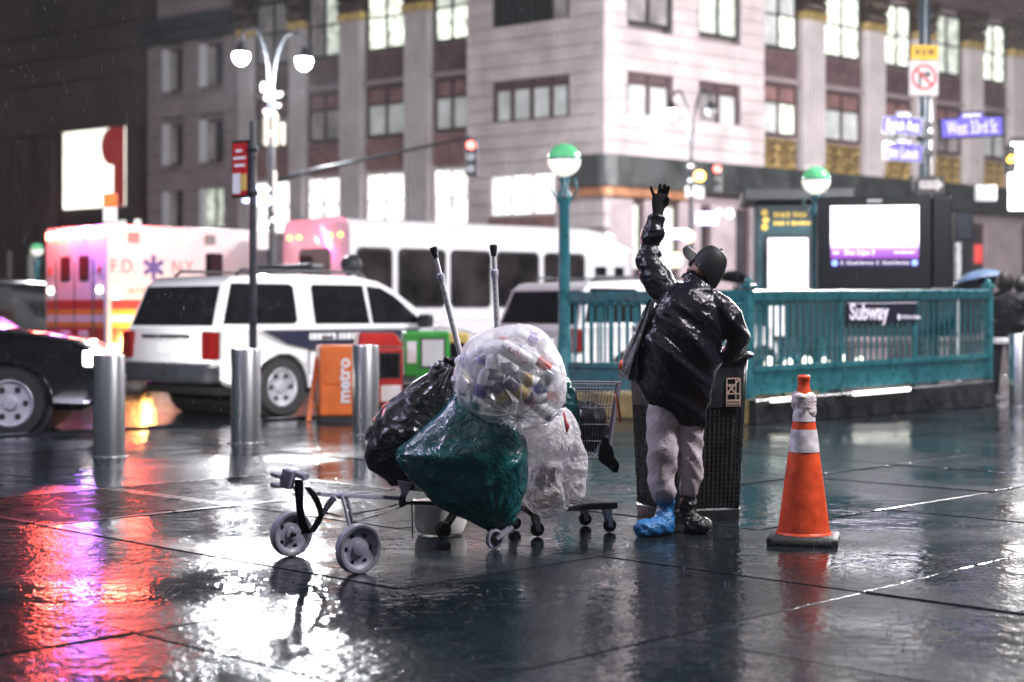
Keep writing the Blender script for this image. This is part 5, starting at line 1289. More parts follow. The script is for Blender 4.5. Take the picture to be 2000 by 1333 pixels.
# right hand resting on the bin
q = MB(); a = m_(1426,690,.30)
q.sphere(a, (.04,.05,.022), 14, 8)
for k in range(4): q.tube([a+Vector((-.03+.02*k,.03,0)), a+Vector((-.032+.021*k,.07,-.004)), a+Vector((-.033+.022*k,.095+.006*(k in (1,2)),-.022))], [.010,.0095,.007], 8)
q.tube([a+Vector((-.035,.0,0)), a+Vector((-.055,.025,-.006)), a+Vector((-.058,.045,-.014))], [.012,.010,.007], 8)
me = remesh(q, .004, 2); link('glove', rel(me, MAN), MT['glove_knit'], MAN)
# ================================================================ the bags and their cart
def cr(amp, o, big=.012, f1=6, f2=15):
    return lambda p, n: n*(amp*(ridge(p,f1,o)-.5)+amp*.55*(ridge((p[0],p[1],p[2]*.6),f2,o+3)-.5)+amp*.28*(ridge((p[0]+.3*p[2],p[1],p[2]*.7),34,o+5)-.5)+big*nz3(p,4,o+9))
# black bag, tied at the upper right
rows = [(704,866,884),(712,856,900),(722,844,905),(735,826,904),(752,800,898),(780,764,892),(810,737,884),(840,719,876),(870,712,868),(900,715,860),(925,729,852),(945,757,842),(957,790,826)]
TY = P(882,712,358)
def black_disp(p, n):
    d = (p-TY).length; a = atan2(p.x-TY.x, p.z-TY.z)
    pl = sin(a*17+1.5*nz3(p,5))*.020*math.exp(-d/.22)*min(1, d/.05)
    return n*(pl+.016*(ridge(p,6,1.2)-.5)+.008*(ridge(p,15,5)-.5)+.012*nz3(p,4,2))
me = loftbag(rows, 358, .80, 110, 100, black_disp, maxd=.24)
o = link('black_bag', me, MT['bag_black']); tag(o, 'full black refuse bag tied at the top, leftmost of the bags', 'bag')
q = MB()
for k in range(16):
    a = 2*pi*k/16; c0 = P(884,708,358); q.tube([c0, c0+Vector((.03*cos(a),-.01+.03*sin(a),.012)), c0+Vector((.058*cos(a)+.008,-.015+.045*sin(a),.02+.012*sin(k*2.1)))], [.012,.013,.004], 6)
me = remesh(q, .006, 1); displace(me, lambda p, n: n*.006*ridge(p,40,2)); me.transform(Matrix()); r_ = link('tied_neck', me, MT['bag_black'], o)
# crutches stand upside down in the heap
def crutch(pts, s, label):
    a, b, c2 = [P(px, py, s) for px, py in pts]
    t = thing('crutch', label, 'crutch', tuple(P(pts[2][0], 1000, s)), 0, 'aluminium crutches')
    d = (b-a).normalized()
    q = MB(); q.tube([a, a+(b-a)*.9], .0115, 12); q.build('thin_tube', MT['alu'], t, world=True, smooth=40)
    q = MB(); q.tube([a+(b-a)*.62, c2], .0155, 14); tb = q.build('outer_tube', MT['alu'], t, world=True, smooth=40)
    q = MB(); e = a+(b-a)*.62; q.tube([e-d*.02, e-d*.012, e+d*.012, e+d*.03], [.014,.021,.021,.017], 14); q.build('collar', MT['grey_plastic'], t, world=True, smooth=40)
    q = MB(); q.tube([a-d*.032, a-d*.028, a-d*.012, a+d*.015, a+d*.03], [.012,.021,.021,.016,.013], 14); q.build('rubber_tip', MT['black_plastic'], t, world=True, smooth=40)
    q = MB(); L_ = (c2-e)
    for k in range(10): q.sphere(e+L_*(.12+.07*k)+Vector((0,-.0145,0)), .004, 6, 4)
    tag(q.build('pin_holes', MT['rubber'], t, world=True), kind='stuff'); 
    return t
crutch([(849,494),(868,570),(906,720)], 366, 'left one of two upturned grey metal crutches')
crutch([(964,490),(967,560),(974,700)], 366, 'right one of two upturned grey metal crutches')
# green bag in front
rows = [(752,906,924),(762,896,935),(778,882,955),(800,862,985),(830,831,1008),(860,797,1022),(880,775,1028),(890,771,1030),(905,780,1032),(930,802,1030),(960,826,1023),(985,849,1016),(1008,884,1008),(1026,924,1000),(1038,952,985)]
def green_disp(p, n):
    u = p.x*.6+p.z*.8; v = p.x*.8-p.z*.6
    lowtip = P(972,1036,382); d = (p-lowtip).length; a = atan2(p.x-lowtip.x, p.z-lowtip.z)
    tip = P(772,888,378); d2 = (p-tip).length; a2 = atan2(p.z-tip.z, p.x-tip.x)
    return n*(.014*sin(a*24+2*nz3(p,4))*math.exp(-d/.16)*min(1,d/.06)+.012*sin(a2*12+2*nz3(p,4))*math.exp(-d2/.25)*min(1,d2/.05)+.018*(ridge((v,p.y,u*.5),5,3)-.5)+(.3+1.3*max(0,nz3(p,5,11)+.3))*.008*(ridge((v,p.y,u*.5),14,7)-.5)+.010*nz3(p,4,3))
me = loftbag(rows, 378, .62, 120, 110, green_disp, maxd=.22)
o = link('green_bag', me, MT['bag_green']); tag(o, 'large dark green plastic bag bulging over the front casters', 'bag')
# second teal bag peeping out behind the clear one
rows = [(738,1088,1100),(750,1078,1112),(775,1072,1122),(800,1070,1128),(830,1072,1134),(850,1080,1128),(862,1092,1110)]
me = loftbag(rows, 352, .6, 60, 50, cr(.014, 4.4)); o = link('teal_bag', me, MT['bag_green']); tag(o, 'teal plastic bag peeping out between clear bag and wire basket', 'bag')
# clear bag of cans
rows = [(634,1022,1036),(638,990,1052),(646,950,1064),(658,927,1073),(675,906,1083),(700,893,1096),(730,886,1105),(760,886,1106),(785,893,1101),(805,907,1086),(825,934,1062),(838,960,1034),(846,984,1010)]
GA = P(1012,812,378)
def clear_disp(p, n):
    dx, dz = p.x-GA.x, p.z-GA.z; d = sqrt(dx*dx+dz*dz); a = atan2(dz, dx); front = p.y < F/378-.02
    f = .008*(ridge(p,6,2)-.5)+.006*(ridge(p,15,6)-.5)+.008*nz3(p,4,1)
    if front:
        f += .015*sin(a*22+2*nz3(p,6))*math.exp(-d/.15)*min(1,d/.025)-.05*math.exp(-(d/.05)**2)
    return n*f
me = loftbag(rows, 378, .80, 150, 130, clear_disp, maxd=.235)
CB = link('clear_bag', me, MT['bag_clear']); tag(CB, 'clear plastic bag full of empty cans and bottles on top of the heap', 'bag')
q = MB(); BC = P(996,741,378)
def onbag(x, z):
    k = 1-((x-BC.x)/.305)**2-((z-BC.z)/.292)**2; return Vector((x, BC.y-.245*sqrt(max(.02,k)), z))
for k in range(20):
    a = 2*pi*k/20+random.uniform(-.1,.1); L_ = random.uniform(.08,.22)*(1 if sin(a) > -.2 else .45); b0 = random.uniform(-.25,.25)
    q.tube([onbag(GA.x+cos(a+b0*x)*L_*x, GA.z+sin(a+b0*x)*L_*x)+Vector((0,.012*(1-x)**2-.002,0)) for x in (.02,.2,.4,.6,.8,1)], [.003,.0042,.0038,.003,.0022,.0008], 5)
c0 = onbag(GA.x, GA.z)
q.tube([c0, c0+Vector((.004,-.012,-.03)), c0+Vector((.012,-.008,-.065)), c0+Vector((.02,.0,-.085))], [.005,.008,.013,.004], 8)
plastic('pleat', (.80,.77,.84), .25, .3, 20, alpha=(.35,.8,.3)); tag(q.build('gathered_pleats', MT['pleat'], CB, smooth=True), kind='stuff')
# cans, bottles and cups inside it
def canmat(n_, base, band=None):
    return mat(n_, base, .32, 0, var=.1, vs=10)
canmat('can_white', (.86,.86,.92)); canmat('can_violet', (.12,.07,.38)); canmat('can_silver', (.74,.74,.80)); canmat('can_gold', (.5,.36,.12)); canmat('can_red', (.5,.05,.06)); canmat('can_blue', (.06,.10,.42)); canmat('can_dark', (.14,.12,.22)); canmat('bottle_clear', (.66,.70,.80)); canmat('can_green', (.08,.25,.12))
def can(px, py, dy, ang, tilt, r, h, m1, m2, label, kind='drink_can', word=None, wm='can_red'):
    r *= 1.22; h *= 1.18; dy += .012
    c = P(px, py, F/(F/378+dy)); t = thing(kind, label, 'bottle' if 'bottle' in kind else ('cup' if 'cup' in kind else 'can'), tuple(c), 0, 'empties in the clear bag')
    M = Matrix.Rotation(ang,4,'Y') @ Matrix.Rotation(tilt,4,'X')
    if kind == 'bottle': prof = [(r*.9,-h/2),(r,-h/2+.01),(r,h*.15),(r*.5,h*.38),(r*.36,h*.42),(r*.36,h/2)]
    elif kind == 'cup': prof = [(r*.7,-h/2),(r,h/2)]
    else: prof = [(r*.82,-h/2),(r,-h/2+.012),(r,h/2-.014),(r*.80,h/2)]
    q = MB(); q.lathe(prof, 22, M); q.build('body', MT[m1], t, smooth=40)
    q = MB(); r2 = r*1.012
    if kind == 'can_' : pass
    q.lathe([(r2,-h*.32),(r2,h*.05)] if kind != 'cup' else [(r*.86,-.0),(r*.97,h*.32)], 22, M, False); q.build('label_band', MT[m2], t, smooth=40)
    q = MB(); q.lathe([(r*.84 if kind != 'bottle' else r*.4,h/2-.002),(r*.80 if kind != 'bottle' else r*.4,h/2+(.004 if kind != 'bottle' else .014))], 16, M); q.build('lid' if kind != 'bottle' else 'bottle_cap', MT['can_silver'] if kind != 'bottle' else MT['can_blue'], t, smooth=40)
    if word: text(word, r*1.25, M @ basis((0,-r2-.0012,h*.02), (0,0,1), (-1,0,0)), MT[wm], t, ext=.0006, fit=h*.62)
can(960,725,-.165,R(4),R(-8),.028,.135,'can_white','can_dark','tall white can with dark lettering standing in the clear bag')
can(942,755,-.17,R(14),R(5),.026,.15,'can_white','can_violet','white can with a violet upper band at the bag left')
can(1012,695,-.17,R(-58),0,.036,.16,'can_silver','can_white','silver-white can with red script lying aslant at the top', word='Coors')
can(1012,762,-.175,R(-48),R(10),.030,.14,'can_dark','can_gold','dark can with a gold band near the knot')
can(978,770,-.17,R(-35),0,.028,.12,'can_dark','can_gold','small dark and gold can left of the knot')
can(1052,705,-.16,R(-52),0,.022,.19,'bottle_clear','can_red','clear bottle with a red and yellow label pointing up right', 'bottle')
can(1062,752,-.165,R(30),R(15),.027,.13,'can_silver','can_blue','silver can with a blue band at the bag right')
can(1040,780,-.16,R(80),0,.026,.12,'can_silver','can_red','crushed silver and red can low on the right')
can(935,785,-.05,R(60),R(20),.030,.13,'can_silver','can_green','silver and green can at the lower left')
can(1000,725,-.06,R(-20),R(30),.033,.12,'can_silver','can_violet','silver can deep in the bag middle')
can(965,680,-.08,R(70),0,.030,.14,'bottle_clear','can_white','clear bottle lying across the bag top left','bottle')
can(1060,690,-.02,R(20),0,.030,.14,'can_white','can_silver','pale can behind the red-labelled bottle')
can(1035,745,-.09,R(-75),R(20),.034,.13,'can_white','can_gold','paper cup with a gold band behind the knot','cup')
can(925,725,-.06,R(-15),R(10),.03,.13,'can_silver','can_white','plain silver can at the left bulge of the bag')
can(1082,735,-.02,R(-10),R(10),.03,.13,'can_silver','can_white','plain pale can at the right bulge of the bag')
can(990,795,-.03,R(85),R(0),.03,.14,'bottle_clear','can_green','clear bottle lying at the bottom of the bag','bottle')
rn = random.Random(11); spots = ((915,700,'left'),(945,700,'upper left'),(985,665,'top'),(1030,660,'top right'),(1075,705,'upper right'),(1085,765,'right'),(1060,800,'lower right'),(1000,700,'upper middle'),(955,800,'lower left'),(905,755,'far left'),(1030,715,'middle right'),(970,740,'middle left'))
for i, (px, py, w_) in enumerate(spots):
    m1, m2 = rn.choice((('can_white','can_silver'),('bottle_clear','can_white'),('can_silver','can_blue'),('can_white','can_violet'),('can_silver','can_red')))
    nm = {'can_white':'white','bottle_clear':'pale bluish','can_silver':'silver'}[m1]; bn = {'can_silver':'silver','can_white':'white','can_blue':'blue','can_violet':'violet','can_red':'red'}[m2]
    can(px, py, rn.uniform(-.06,.05), R(rn.uniform(-85,85)), R(rn.uniform(-30,30)), .029, .12, m1, m2, 'half-hidden %s can with a %s band at the %s of the clear bag' % (nm, bn, w_))
# white carrier bag, and two hazy bags under it
rows = [(812,1052,1096),(822,1032,1110),(838,1014,1118),(858,1007,1120),(878,1010,1118),(893,1018,1108),(903,1028,1085),(908,1036,1060)]
me = loftbag(rows, 374, .7, 90, 70, cr(.020, 8.1, .014, 7, 17)); o = link('white_carrier_bag', me, MT['bag_white']); tag(o, 'white plastic carrier bag wedged below the clear bag', 'bag')
rows = [(800,1092,1104),(812,1088,1118),(830,1090,1130),(860,1094,1139),(890,1098,1143),(920,1095,1146),(945,1090,1147),(962,1094,1144),(974,1104,1134)]
me = loftbag(rows, 366, .8, 90, 80, cr(.016, 2.6, .010, 7, 17)); o = link('hazy_bag', me, MT['bag_white']); tag(o, 'long whitish bag with a red streak hanging right of the carrier bag', 'bag')
q = MB(); q.tube([P(1101,806,384), P(1104,820,386), P(1108,834,387), P(1107,846,387)], [.004,.007,.012,.003], 8); q.build('red_streak', MT['can_red'], o, smooth=True)
q = MB(); q.tube([P(1097,880,386.5), P(1098,868,387), P(1103,866,387), P(1105,874,387), P(1109,872,387), P(1111,880,387)], .0022, 5); q.build('black_scrawl', MT['sign_ink'], o)
rows = [(895,1034,1092),(910,1026,1104),(930,1024,1108),(955,1022,1110),(975,1022,1112),(992,1030,1108),(1003,1046,1096),(1010,1062,1082)]
me = loftbag(rows, 366, .75, 90, 70, cr(.016, 5.6, .012, 8, 19)); o = link('food_bag', me, MT['bag_film']); tag(o, 'see-through bag with brown paper scraps resting on the dolly', 'bag')
mat('paper_brown', (.42,.28,.20), .8, 0, var=.3, vs=14, bump=.4); mat('paper_dark', (.06,.05,.04), .8, 0, var=.3)
for px, py, r, m1, lab in ((1062,975,.085,'paper_brown','crumpled brown paper in the see-through bag'),(1045,990,.05,'paper_brown','smaller crumpled brown paper low in the see-through bag'),(1068,928,.085,'paper_dark','dark wad at the top of the see-through bag'),(1092,985,.045,'white_plain','white wad at the right of the see-through bag')):
    q = MB(); q.sphere(P(px,py,362), (r,r*.7,r*.75), 28, 18); me = q.mesh('wad', smooth=True); displace(me, lambda p, n: n*.028*(ridge(p,14,px*.1)-.5)+n*.01*nz3(p,40)); o = link('paper_wad', me, MT[m1]); tag(o, lab, 'paper')
# wire basket
BS = 343.0
t = thing('wire_basket', 'grey wire shopping basket standing on the dolly behind the bags', 'basket', tuple(P(1120,990,BS)), R(-10))
mat('wire', (.42,.38,.46), .3, .7, var=.1)
cb_ = P(1128, 890, BS); zt, zb = H-(748-HY)/BS, H-(890-HY)/BS
w0, w1, d0_, d1_ = .235, .175, .17, .13        # half sizes at top / bottom
O_ = Vector((cb_.x, cb_.y, 0))
def bpnt(u, v, z):    # u,v in -1..1
    k = (z-zb)/(zt-zb); p = Vector((u*(w1+(w0-w1)*k), v*(d1_+(d0_-d1_)*k), 0)); p.rotate(Matrix.Rotation(R(-10),3,'Z')); return O_+p+Vector((0,0,z))
hzs = [zb+(zt-zb)*k/4.4 for k in range(5)]+[zt]
for z in hzs:
    q = MB(); q.tube([bpnt(u,v,z) for u, v in ((-1,-1),(1,-1),(1,1),(-1,1),(-1,-1))], .0045 if z in (zt, zb) else .0032, 6); q.build('hoop', MT['wire'], t, world=True)
for fc in range(4):
    q = MB()
    for k in range(1, 26 if fc % 2 == 0 else 18):
        n_ = 26 if fc % 2 == 0 else 18; u = -1+2*k/n_
        uv = ((u,-1),(1,u),(u,1),(-1,u))[fc]; q.tube([bpnt(*uv,zb), bpnt(*uv,zt)], .0016, 4)
    tag(q.build('upright_wires', MT['wire'], t, world=True), kind='stuff')
q = MB()
for k in range(1, 14): q.tube([bpnt(-1+2*k/14,-1,zb), bpnt(-1+2*k/14,1,zb)], .0018, 4)
tag(q.build('floor_wires', MT['wire'], t, world=True), kind='stuff')
q = MB(); q.sphere(bpnt(-.30,-1,zt-.01)+Vector((0,-.01,0)), (.03,.012,.022), 12, 8); q.build('red_clip', MT['can_red'], t, world=True, smooth=True)
mat('orange_strip', (.5,.14,.05), .4, 0, var=.15)
q = MB(); a = bpnt(1.03,-1,zt-.05); q.tube([a, a+Vector((.012,-.004,-.06)), a+Vector((.03,-.006,-.16))], [.007,.010,.006], 8); q.build('orange_strip', MT['orange_strip'], t, world=True, smooth=True)
q = MB(); q.sphere(bpnt(.15,0,zb+.17), (.15,.11,.14), 32, 20); me = q.mesh('bundle', smooth=True); displace(me, cr(.03, 3.3, .02, 9, 20)); o = link('dark_bundle', me, MT['bag_black']); tag(o, 'dark plastic bundle inside the wire basket', 'bag')
rows = [(856,1176,1186),(870,1174,1194),(885,1172,1200),(898,1170,1205),(908,1182,1208),(918,1192,1208),(923,1200,1207)]
plastic('black_cloth', (.012,.012,.014), .8, .4, 30, spec=.2)
me = loftbag(rows, 350, .5, 40, 40, cr(.012, 6.6, .01, 12, 26)); o = link('hanging_cloth', me, MT['black_cloth']); tag(o, 'black cloth hanging off the corner of the wire basket', 'cloth')
# dolly under it
zd = H-(985-HY)/352; c = P(1092, 985, 352); c.z = 0
t = thing('dolly', 'low black slatted dolly carrying basket and bags', 'dolly', tuple(c), R(24))
q = MB(); hx, hy = .27, .19
for s_ in (-1,1): q.box((0,s_*(hy-.015),zd), (2*hx,.03,.035)); q.box((s_*(hx-.015),0,zd), (.03,2*hy-.06,.034))
q.build('frame', MT['black_plastic'], t, bevel=.006)
for k in range(9): q = MB(); q.box((-hx+.06+k*(2*hx-.12)/8,0,zd+.012), (.036,2*hy-.06,.012)); q.build('slat', MT['black_plastic'], t, bevel=.003)
for sx in (-1,1):
    for sy in (-1,1):
        x, y = sx*(hx-.05), sy*(hy-.04); r = .038
        q = MB(); q.box((x,y,zd-.022), (.05,.05,.008)); q.hexa([(x-.02,y-.022,zd-.026),(x+.02,y-.022,zd-.026),(x+.02,y-.018,zd-.026),(x-.02,y-.018,zd-.026),(x+.005,y-.022,r-.01),(x+.03,y-.022,r-.01),(x+.03,y-.018,r-.01),(x+.005,y-.018,r-.01)]); q.hexa([(x-.02,y+.018,zd-.026),(x+.02,y+.018,zd-.026),(x+.02,y+.022,zd-.026),(x-.02,y+.022,zd-.026),(x+.005,y+.018,r-.01),(x+.03,y+.018,r-.01),(x+.03,y+.022,r-.01),(x+.005,y+.022,r-.01)])
        f = q.build('caster_fork', MT['alu'], t)
        q = MB(); q.lathe([(.012,-.014),(r*.9,-.014),(r,-.008),(r,.008),(r*.9,.014),(.012,.014)], 22, Matrix.Translation((x+.017,y,r)) @ Matrix.Rotation(R(90),4,'X')); q.build('caster_wheel', MT['rubber'], f, smooth=40)
# ---------------------------------------------------------------- folded trolley in front
WA = R(39)       # turn of the wheels
ax = Vector((sin(WA), -cos(WA), 0))       # axle, towards the viewer
wr_c = G(700,1121); wl_c = G(569,1087)
t = thing('trolley', 'grey folded hand trolley with two big spoked wheels lying in front', 'trolley', tuple((wr_c+wl_c)/2), 0)
mat('trolley_grey', (.33,.32,.42), .4, 0, var=.14, vs=12, bump=.12, bs=50, rvar=.12); mat('trolley_tyre', (.24,.23,.29), .5, 0, var=.15, vs=16, bump=.25, bs=60)
MW = lambda c, r: Matrix.Translation(c+Vector((0,0,r))) @ basis((0,0,0), Vector((ax.y*-1, ax.x, 0)), (0,0,1))
def big_wheel(c, r, wd, holes, flat):
    M = MW(c, r)          # z of M = outward axis
    if (M.to_3x3() @ UZ).dot(ax) < 0: M = M @ Matrix.Rotation(pi,4,'Y')
    q = MB(); q.lathe([(r*.80,-wd/2),(r*.96,-wd/2),(r,-wd*.38),(r,wd*.38),(r*.96,wd/2),(r*.86,wd/2),(r*.80,wd*.4),(r*.78,-wd*.4)], 48, M); wo = q.build('wheel', MT['trolley_tyre'], t, world=True, smooth=35)
    # dished disc with oval holes: built as ring sectors round the holes
    q = MB(); n = 72; rs = [.80,.72,.66,.58,.50,.44,.30,.28]
    zz = [wd*.25,wd*.10,wd*.0,-wd*.02,wd*.0,wd*.04,wd*.10,wd*.2]
    for i in range(len(rs)-1):
        for k in range(n):
            a0, a1 = 2*pi*k/n, 2*pi*(k+1)/n; am = (a0+a1)/2; rm = (rs[i]+rs[i+1])/2
            dh = min(abs((am-2*pi*h/holes+pi) % (2*pi)-pi) for h in range(holes))
            if (dh*rm/(.115))**2+((rm-.59)/.10)**2 < 1: continue
            pts = [M @ Vector((r*rr*cos(a), r*rr*sin(a), z_)) for rr, z_, a in ((rs[i],zz[i],a0),(rs[i],zz[i],a1),(rs[i+1],zz[i+1],a1),(rs[i+1],zz[i+1],a0))]
            bk = [p-ax*.008 for p in pts]; q.hexa(bk+pts)
    q.build('disc', MT['trolley_grey'], wo, world=True)
    q = MB(); q.lathe([(r*.30,-wd*.3),(r*.30,wd*.22),(r*.27,wd*.27),(.001,wd*.27)], 28, M, False); q.build('hub_cap', MT['trolley_grey'], wo, world=True, smooth=40)
    return M
Mr = big_wheel(wr_c, .116, .045, 6, True); Ml = big_wheel(wl_c, .112, .045, 5, False)
def T_(px, py, s): return P(px, py, s)
tg = MT['trolley_grey']
q = MB(); q.tube([T_(668,968,412), T_(676,1002,414), T_(688,1050,415)], .0085, 10); q.build('strut', tg, t, world=True, smooth=40)
q = MB(); q.tube([T_(676,968,409), T_(684,1000,409), T_(694,1048,409)], .0085, 10); q.build('strut', tg, t, world=True, smooth=40)
q = MB(); q.tube([T_(656,972,404), T_(642,990,402), T_(634,1004,400)], .008, 10); q.build('strut', tg, t, world=True, smooth=40)
q = MB(); q.tube([T_(650,970,408), T_(636,988,408), T_(632,1002,406)], .008, 10); q.build('strut', tg, t, world=True, smooth=40)
q = MB(); q.sphere(T_(669,969,409), (.032,.026,.020), 14, 8); q.build('joint', tg, t, world=True, smooth=True)
q = MB(); q.beam(T_(622,965,404), T_(786,974,378), .03, .02); q.build('main_bar', MT['trolley_grey'], t, world=True, bevel=.003)
q = MB(); q.beam(T_(786,982,379), T_(1010,985,356), .024, .02); q.build('black_bar', MT['black_plastic'], t, world=True, bevel=.003)
q = MB(); q.box(T_(786,978,379), (.035,.05,.06)); q.build('bracket', MT['black_plastic'], t, world=True, bevel=.006)
for a, b in (((690,1004),(776,986)), ((690,1020),(786,990))):
    q = MB(); q.tube([T_(*a,410), T_((a[0]+b[0])/2,(a[1]+b[1])/2+2,396), T_(*b,380)], .0032, 6); q.build('cord', MT['black_plastic'], t, world=True, smooth=True)
q = MB(); q.hexa([T_(776,938,380),T_(806,944,378),T_(806,944,374),T_(776,938,376),T_(786,972,380),T_(794,972,379),T_(794,972,376),T_(786,972,377)]); q.build('wedge_bracket', tg, t, world=True, bevel=.003)
q = MB(); q.tube([T_(804,985,380), T_(805,1010,380), T_(806,1052,380)], .004, 6); q.build('prop_rod', MT['black_plastic'], t, world=True)
# handle block
Mh = Matrix.Rotation(R(-24),3,'Z') @ Matrix.Rotation(R(14),3,'Y')
hb_ = T_(562,935,405)
q = MB(); q.box(hb_, (.058,.05,.092), Mh); q.build('handle_block', tg, t, world=True, bevel=.008, seg=2)
q = MB(); q.box(T_(580,926,404), (.10,.045,.022), Mh); q.build('handle_cap', tg, t, world=True, bevel=.006, seg=2)
q = MB(); q.box(T_(594,930,404), (.034,.05,.034), Mh); q.build('handle_cap', tg, t, world=True, bevel=.006, seg=2)
for dy_ in (928, 948): q = MB(); q.box(T_(539,dy_,406), (.05,.034,.020), Mh); q.build('clamp_lug', tg, t, world=True, bevel=.004)
q = MB(); q.tube([T_(572,950,404), T_(580,965,403), T_(590,975,402)], .006, 8); q.build('wire_link', MT['alu'], t, world=True)
# axle and black cloth strap hanging in a V
q = MB(); q.tube([wl_c+Vector((0,0,.112))+ax*.03, wl_c+Vector((0,0,.112))-ax*.07], .012, 10); q.build('axle_stub', MT['black_plastic'], t, world=True, smooth=True)
q = MB(); q.tube([wr_c+Vector((0,0,.116))-ax*.02, wr_c+Vector((0,0,.116))-ax*.12], .011, 10); q.build('axle_stub', MT['black_plastic'], t, world=True, smooth=True)
def strap(pts, wd, nm='strap'):
    q = MB(); rings = []
    for k, (px, py, s_) in enumerate(pts):
        c_ = T_(px, py, s_); w_ = wd*(1+.12*sin(k*1.9)); rings.append([c_+Vector((a*w_/2, b*.006+.004*sin(k*2.3), 0)) for a, b in ((-1,-1),(0,-1.4),(1,-1),(1,1),(0,.6),(-1,1))])
    q.loft(rings); return q.build(nm, MT['black_cloth'], t, world=True, smooth=50)
strap([(584,938,404),(584,960,404),(585,985,404),(588,1010,403),(593,1030,403),(600,1042,402)], .038)
strap([(600,952,402),(612,966,402),(622,985,402),(628,1005,401),(620,1022,401),(608,1040,401)], .032)
strap([(628,1000,401),(645,1004,403),(665,1010,406),(688,1008,408)], .03)
# small front casters under the green bag
for px, py, r, tl_, lab in ((866,1052,.046,-.0,'a'),(966,1073,.052,.0,'b')):
    c = G(px,py); Mx = basis(c+Vector((0,0,r)), Vector((-ax.y, ax.x, 0)), (0,0,1))
    q = MB(); q.lathe([(r*.75,-.013),(r*.95,-.013),(r,-.007),(r,.007),(r*.95,.013),(r*.75,.013),(r*.7,.004),(r*.7,-.004)], 28, Mx); wo = q.build('caster_wheel', MT['rubber'] if lab == 'a' else tg, t, world=True, smooth=35)
    q = MB(); q.lathe([(.012,-.014),(.012,.014)], 12, Mx)
    for k in range(5): a = 2*pi*k/5; q.beam(Mx @ Vector((.01*cos(a),.01*sin(a),0)), Mx @ Vector((r*.72*cos(a),r*.72*sin(a),0)), .010, .009, ax)
    q.build('spokes', MT['black_plastic'], wo, world=True)
    q = MB(); top = c+Vector((.055 if lab == 'a' else .08,.02,.13 if lab == 'a' else .115)); q.beam(c+Vector((0,-.0,r))+ax*.02, top+ax*.02, .006, .034, ax); q.beam(c+Vector((0,0,r))-ax*.02, top-ax*.02, .006, .034, ax); q.build('caster_arm', tg if lab == 'b' else MT['black_plastic'], t, world=True, bevel=.002)
# white bucket lying behind
c = G(858,1048); mat('bucket_white', (.66,.63,.60), .4, 0, var=.12, vs=8)
t = thing('bucket', 'cream plastic tub standing behind the front casters', 'bucket', (c.x,c.y+.12,0), 0)
q = MB(); q.lathe([(.10,.003),(.125,.01),(.145,.06),(.138,.17),(.142,.18),(.134,.178),(.13,.06),(.11,.015)], 36, None, False); q.build('shell', MT['bucket_white'], t, smooth=40)
q = MB(); q.lathe([(.144,.168),(.150,.174),(.150,.186),(.142,.188)], 36, None, False); q.build('rim', MT['bucket_white'], t, smooth=40)
# ================================================================ people at the right edge
def bystander(px, feet, s, label, coat, hair, pose=0, legs='trouser_black'):
    c = P(px, feet, s); c.z = 0; t = thing('person', label, 'person', tuple(c), 0)
    v = lambda x, y, z: Vector((x, y, z))
    nd = [(v(0,0,.95),.15),(v(0,0,1.2),.16),(v(0,0,1.40),.15),(v(0,0,1.52),.06),(v(.01,-.02,1.64),.10),(v(.0,-.02,1.73),.075),
          (v(-.2,0,1.42),.07),(v(-.28,-.02,1.15),.055),(v(-.2,-.2,1.05),.04),(v(.2,0,1.42),.07),(v(.28,-.02,1.16),.055),(v(.22,-.15,.98),.04),
          (v(-.1,0,.88),.10),(v(-.11,.02,.48),.07),(v(-.11,.05,.1),.05),(v(-.12,-.1,.05),.045),(v(.1,0,.88),.10),(v(.11,-.02,.48),.07),(v(.12,0,.1),.05),(v(.13,-.14,.05),.045)]
    ed = [(0,1),(1,2),(2,3),(3,4),(4,5),(2,6),(6,7),(7,8),(2,9),(9,10),(10,11),(0,12),(12,13),(13,14),(14,15),(0,16),(16,17),(17,18),(18,19)]
    me = skin(nd, ed); me.materials.clear(); link('body', me, MT[legs], t)
    q = MB(); n = 24
    q.loft([[v(w_*cos(a), d_*sin(a), z) for a in [2*pi*k/n for k in range(n)]] for z, w_, d_ in ((.84,.25,.19),(1.0,.25,.19),(1.25,.25,.18),(1.42,.24,.15),(1.50,.14,.11),(1.54,.08,.08))])
    q.tube([v(-.2,0,1.43),v(-.29,-.02,1.15),v(-.2,-.2,1.06)], [.10,.085,.06], 14); q.tube([v(.2,0,1.43),v(.29,-.02,1.16),v(.22,-.15,1.0)], [.10,.085,.06], 14)
    me = remesh(q, .02, 3); displace(me, lambda p, n_: n_*.014*(ridge(p,7,px*.01)-.5)); link('coat', me, MT[coat], t)
    q = MB(); q.sphere((.01,.015,1.66), (.125,.125,.15), 18, 12); me = q.mesh('hair', smooth=True); displace(me, lambda p, n_: n_*.012*nz3(p,16)); link('hair' if hair != 'hood' else 'hood', me, MT['hair_dark'], t)
    for x in (-.12,.13): 
        q = MB(); q.tube([(x,.04,.045),(x,-.06,.045),(x,-.17,.035)], [.05,.052,.035], 12); me = q.mesh('shoe', smooth=True); link('shoe', me, MT['white_plain'] if pose == 0 else MT['rubber'], t)
    return t
mat('trouser_black', (.012,.012,.015), .8); mat('coat_black', (.008,.009,.012), .7, 0, bump=.2, spec=.2); mat('hair_dark', (.012,.010,.010), .6, 0, bump=.4, bs=90, stretch=(1,1,.2)); mat('umbrella_blue', (.06,.10,.17), .45, 0, var=.2, coat=.3)
b1 = bystander(1962, 782, 140, 'person in a black coat seen from behind at the right edge', 'coat_black', 'long', 0)
q = MB(); q.lathe([(.262,.80),(.268,.86),(.25,.88)], 20, None, False); q.build('white_hem', MT['white_plain'], b1, smooth=True)
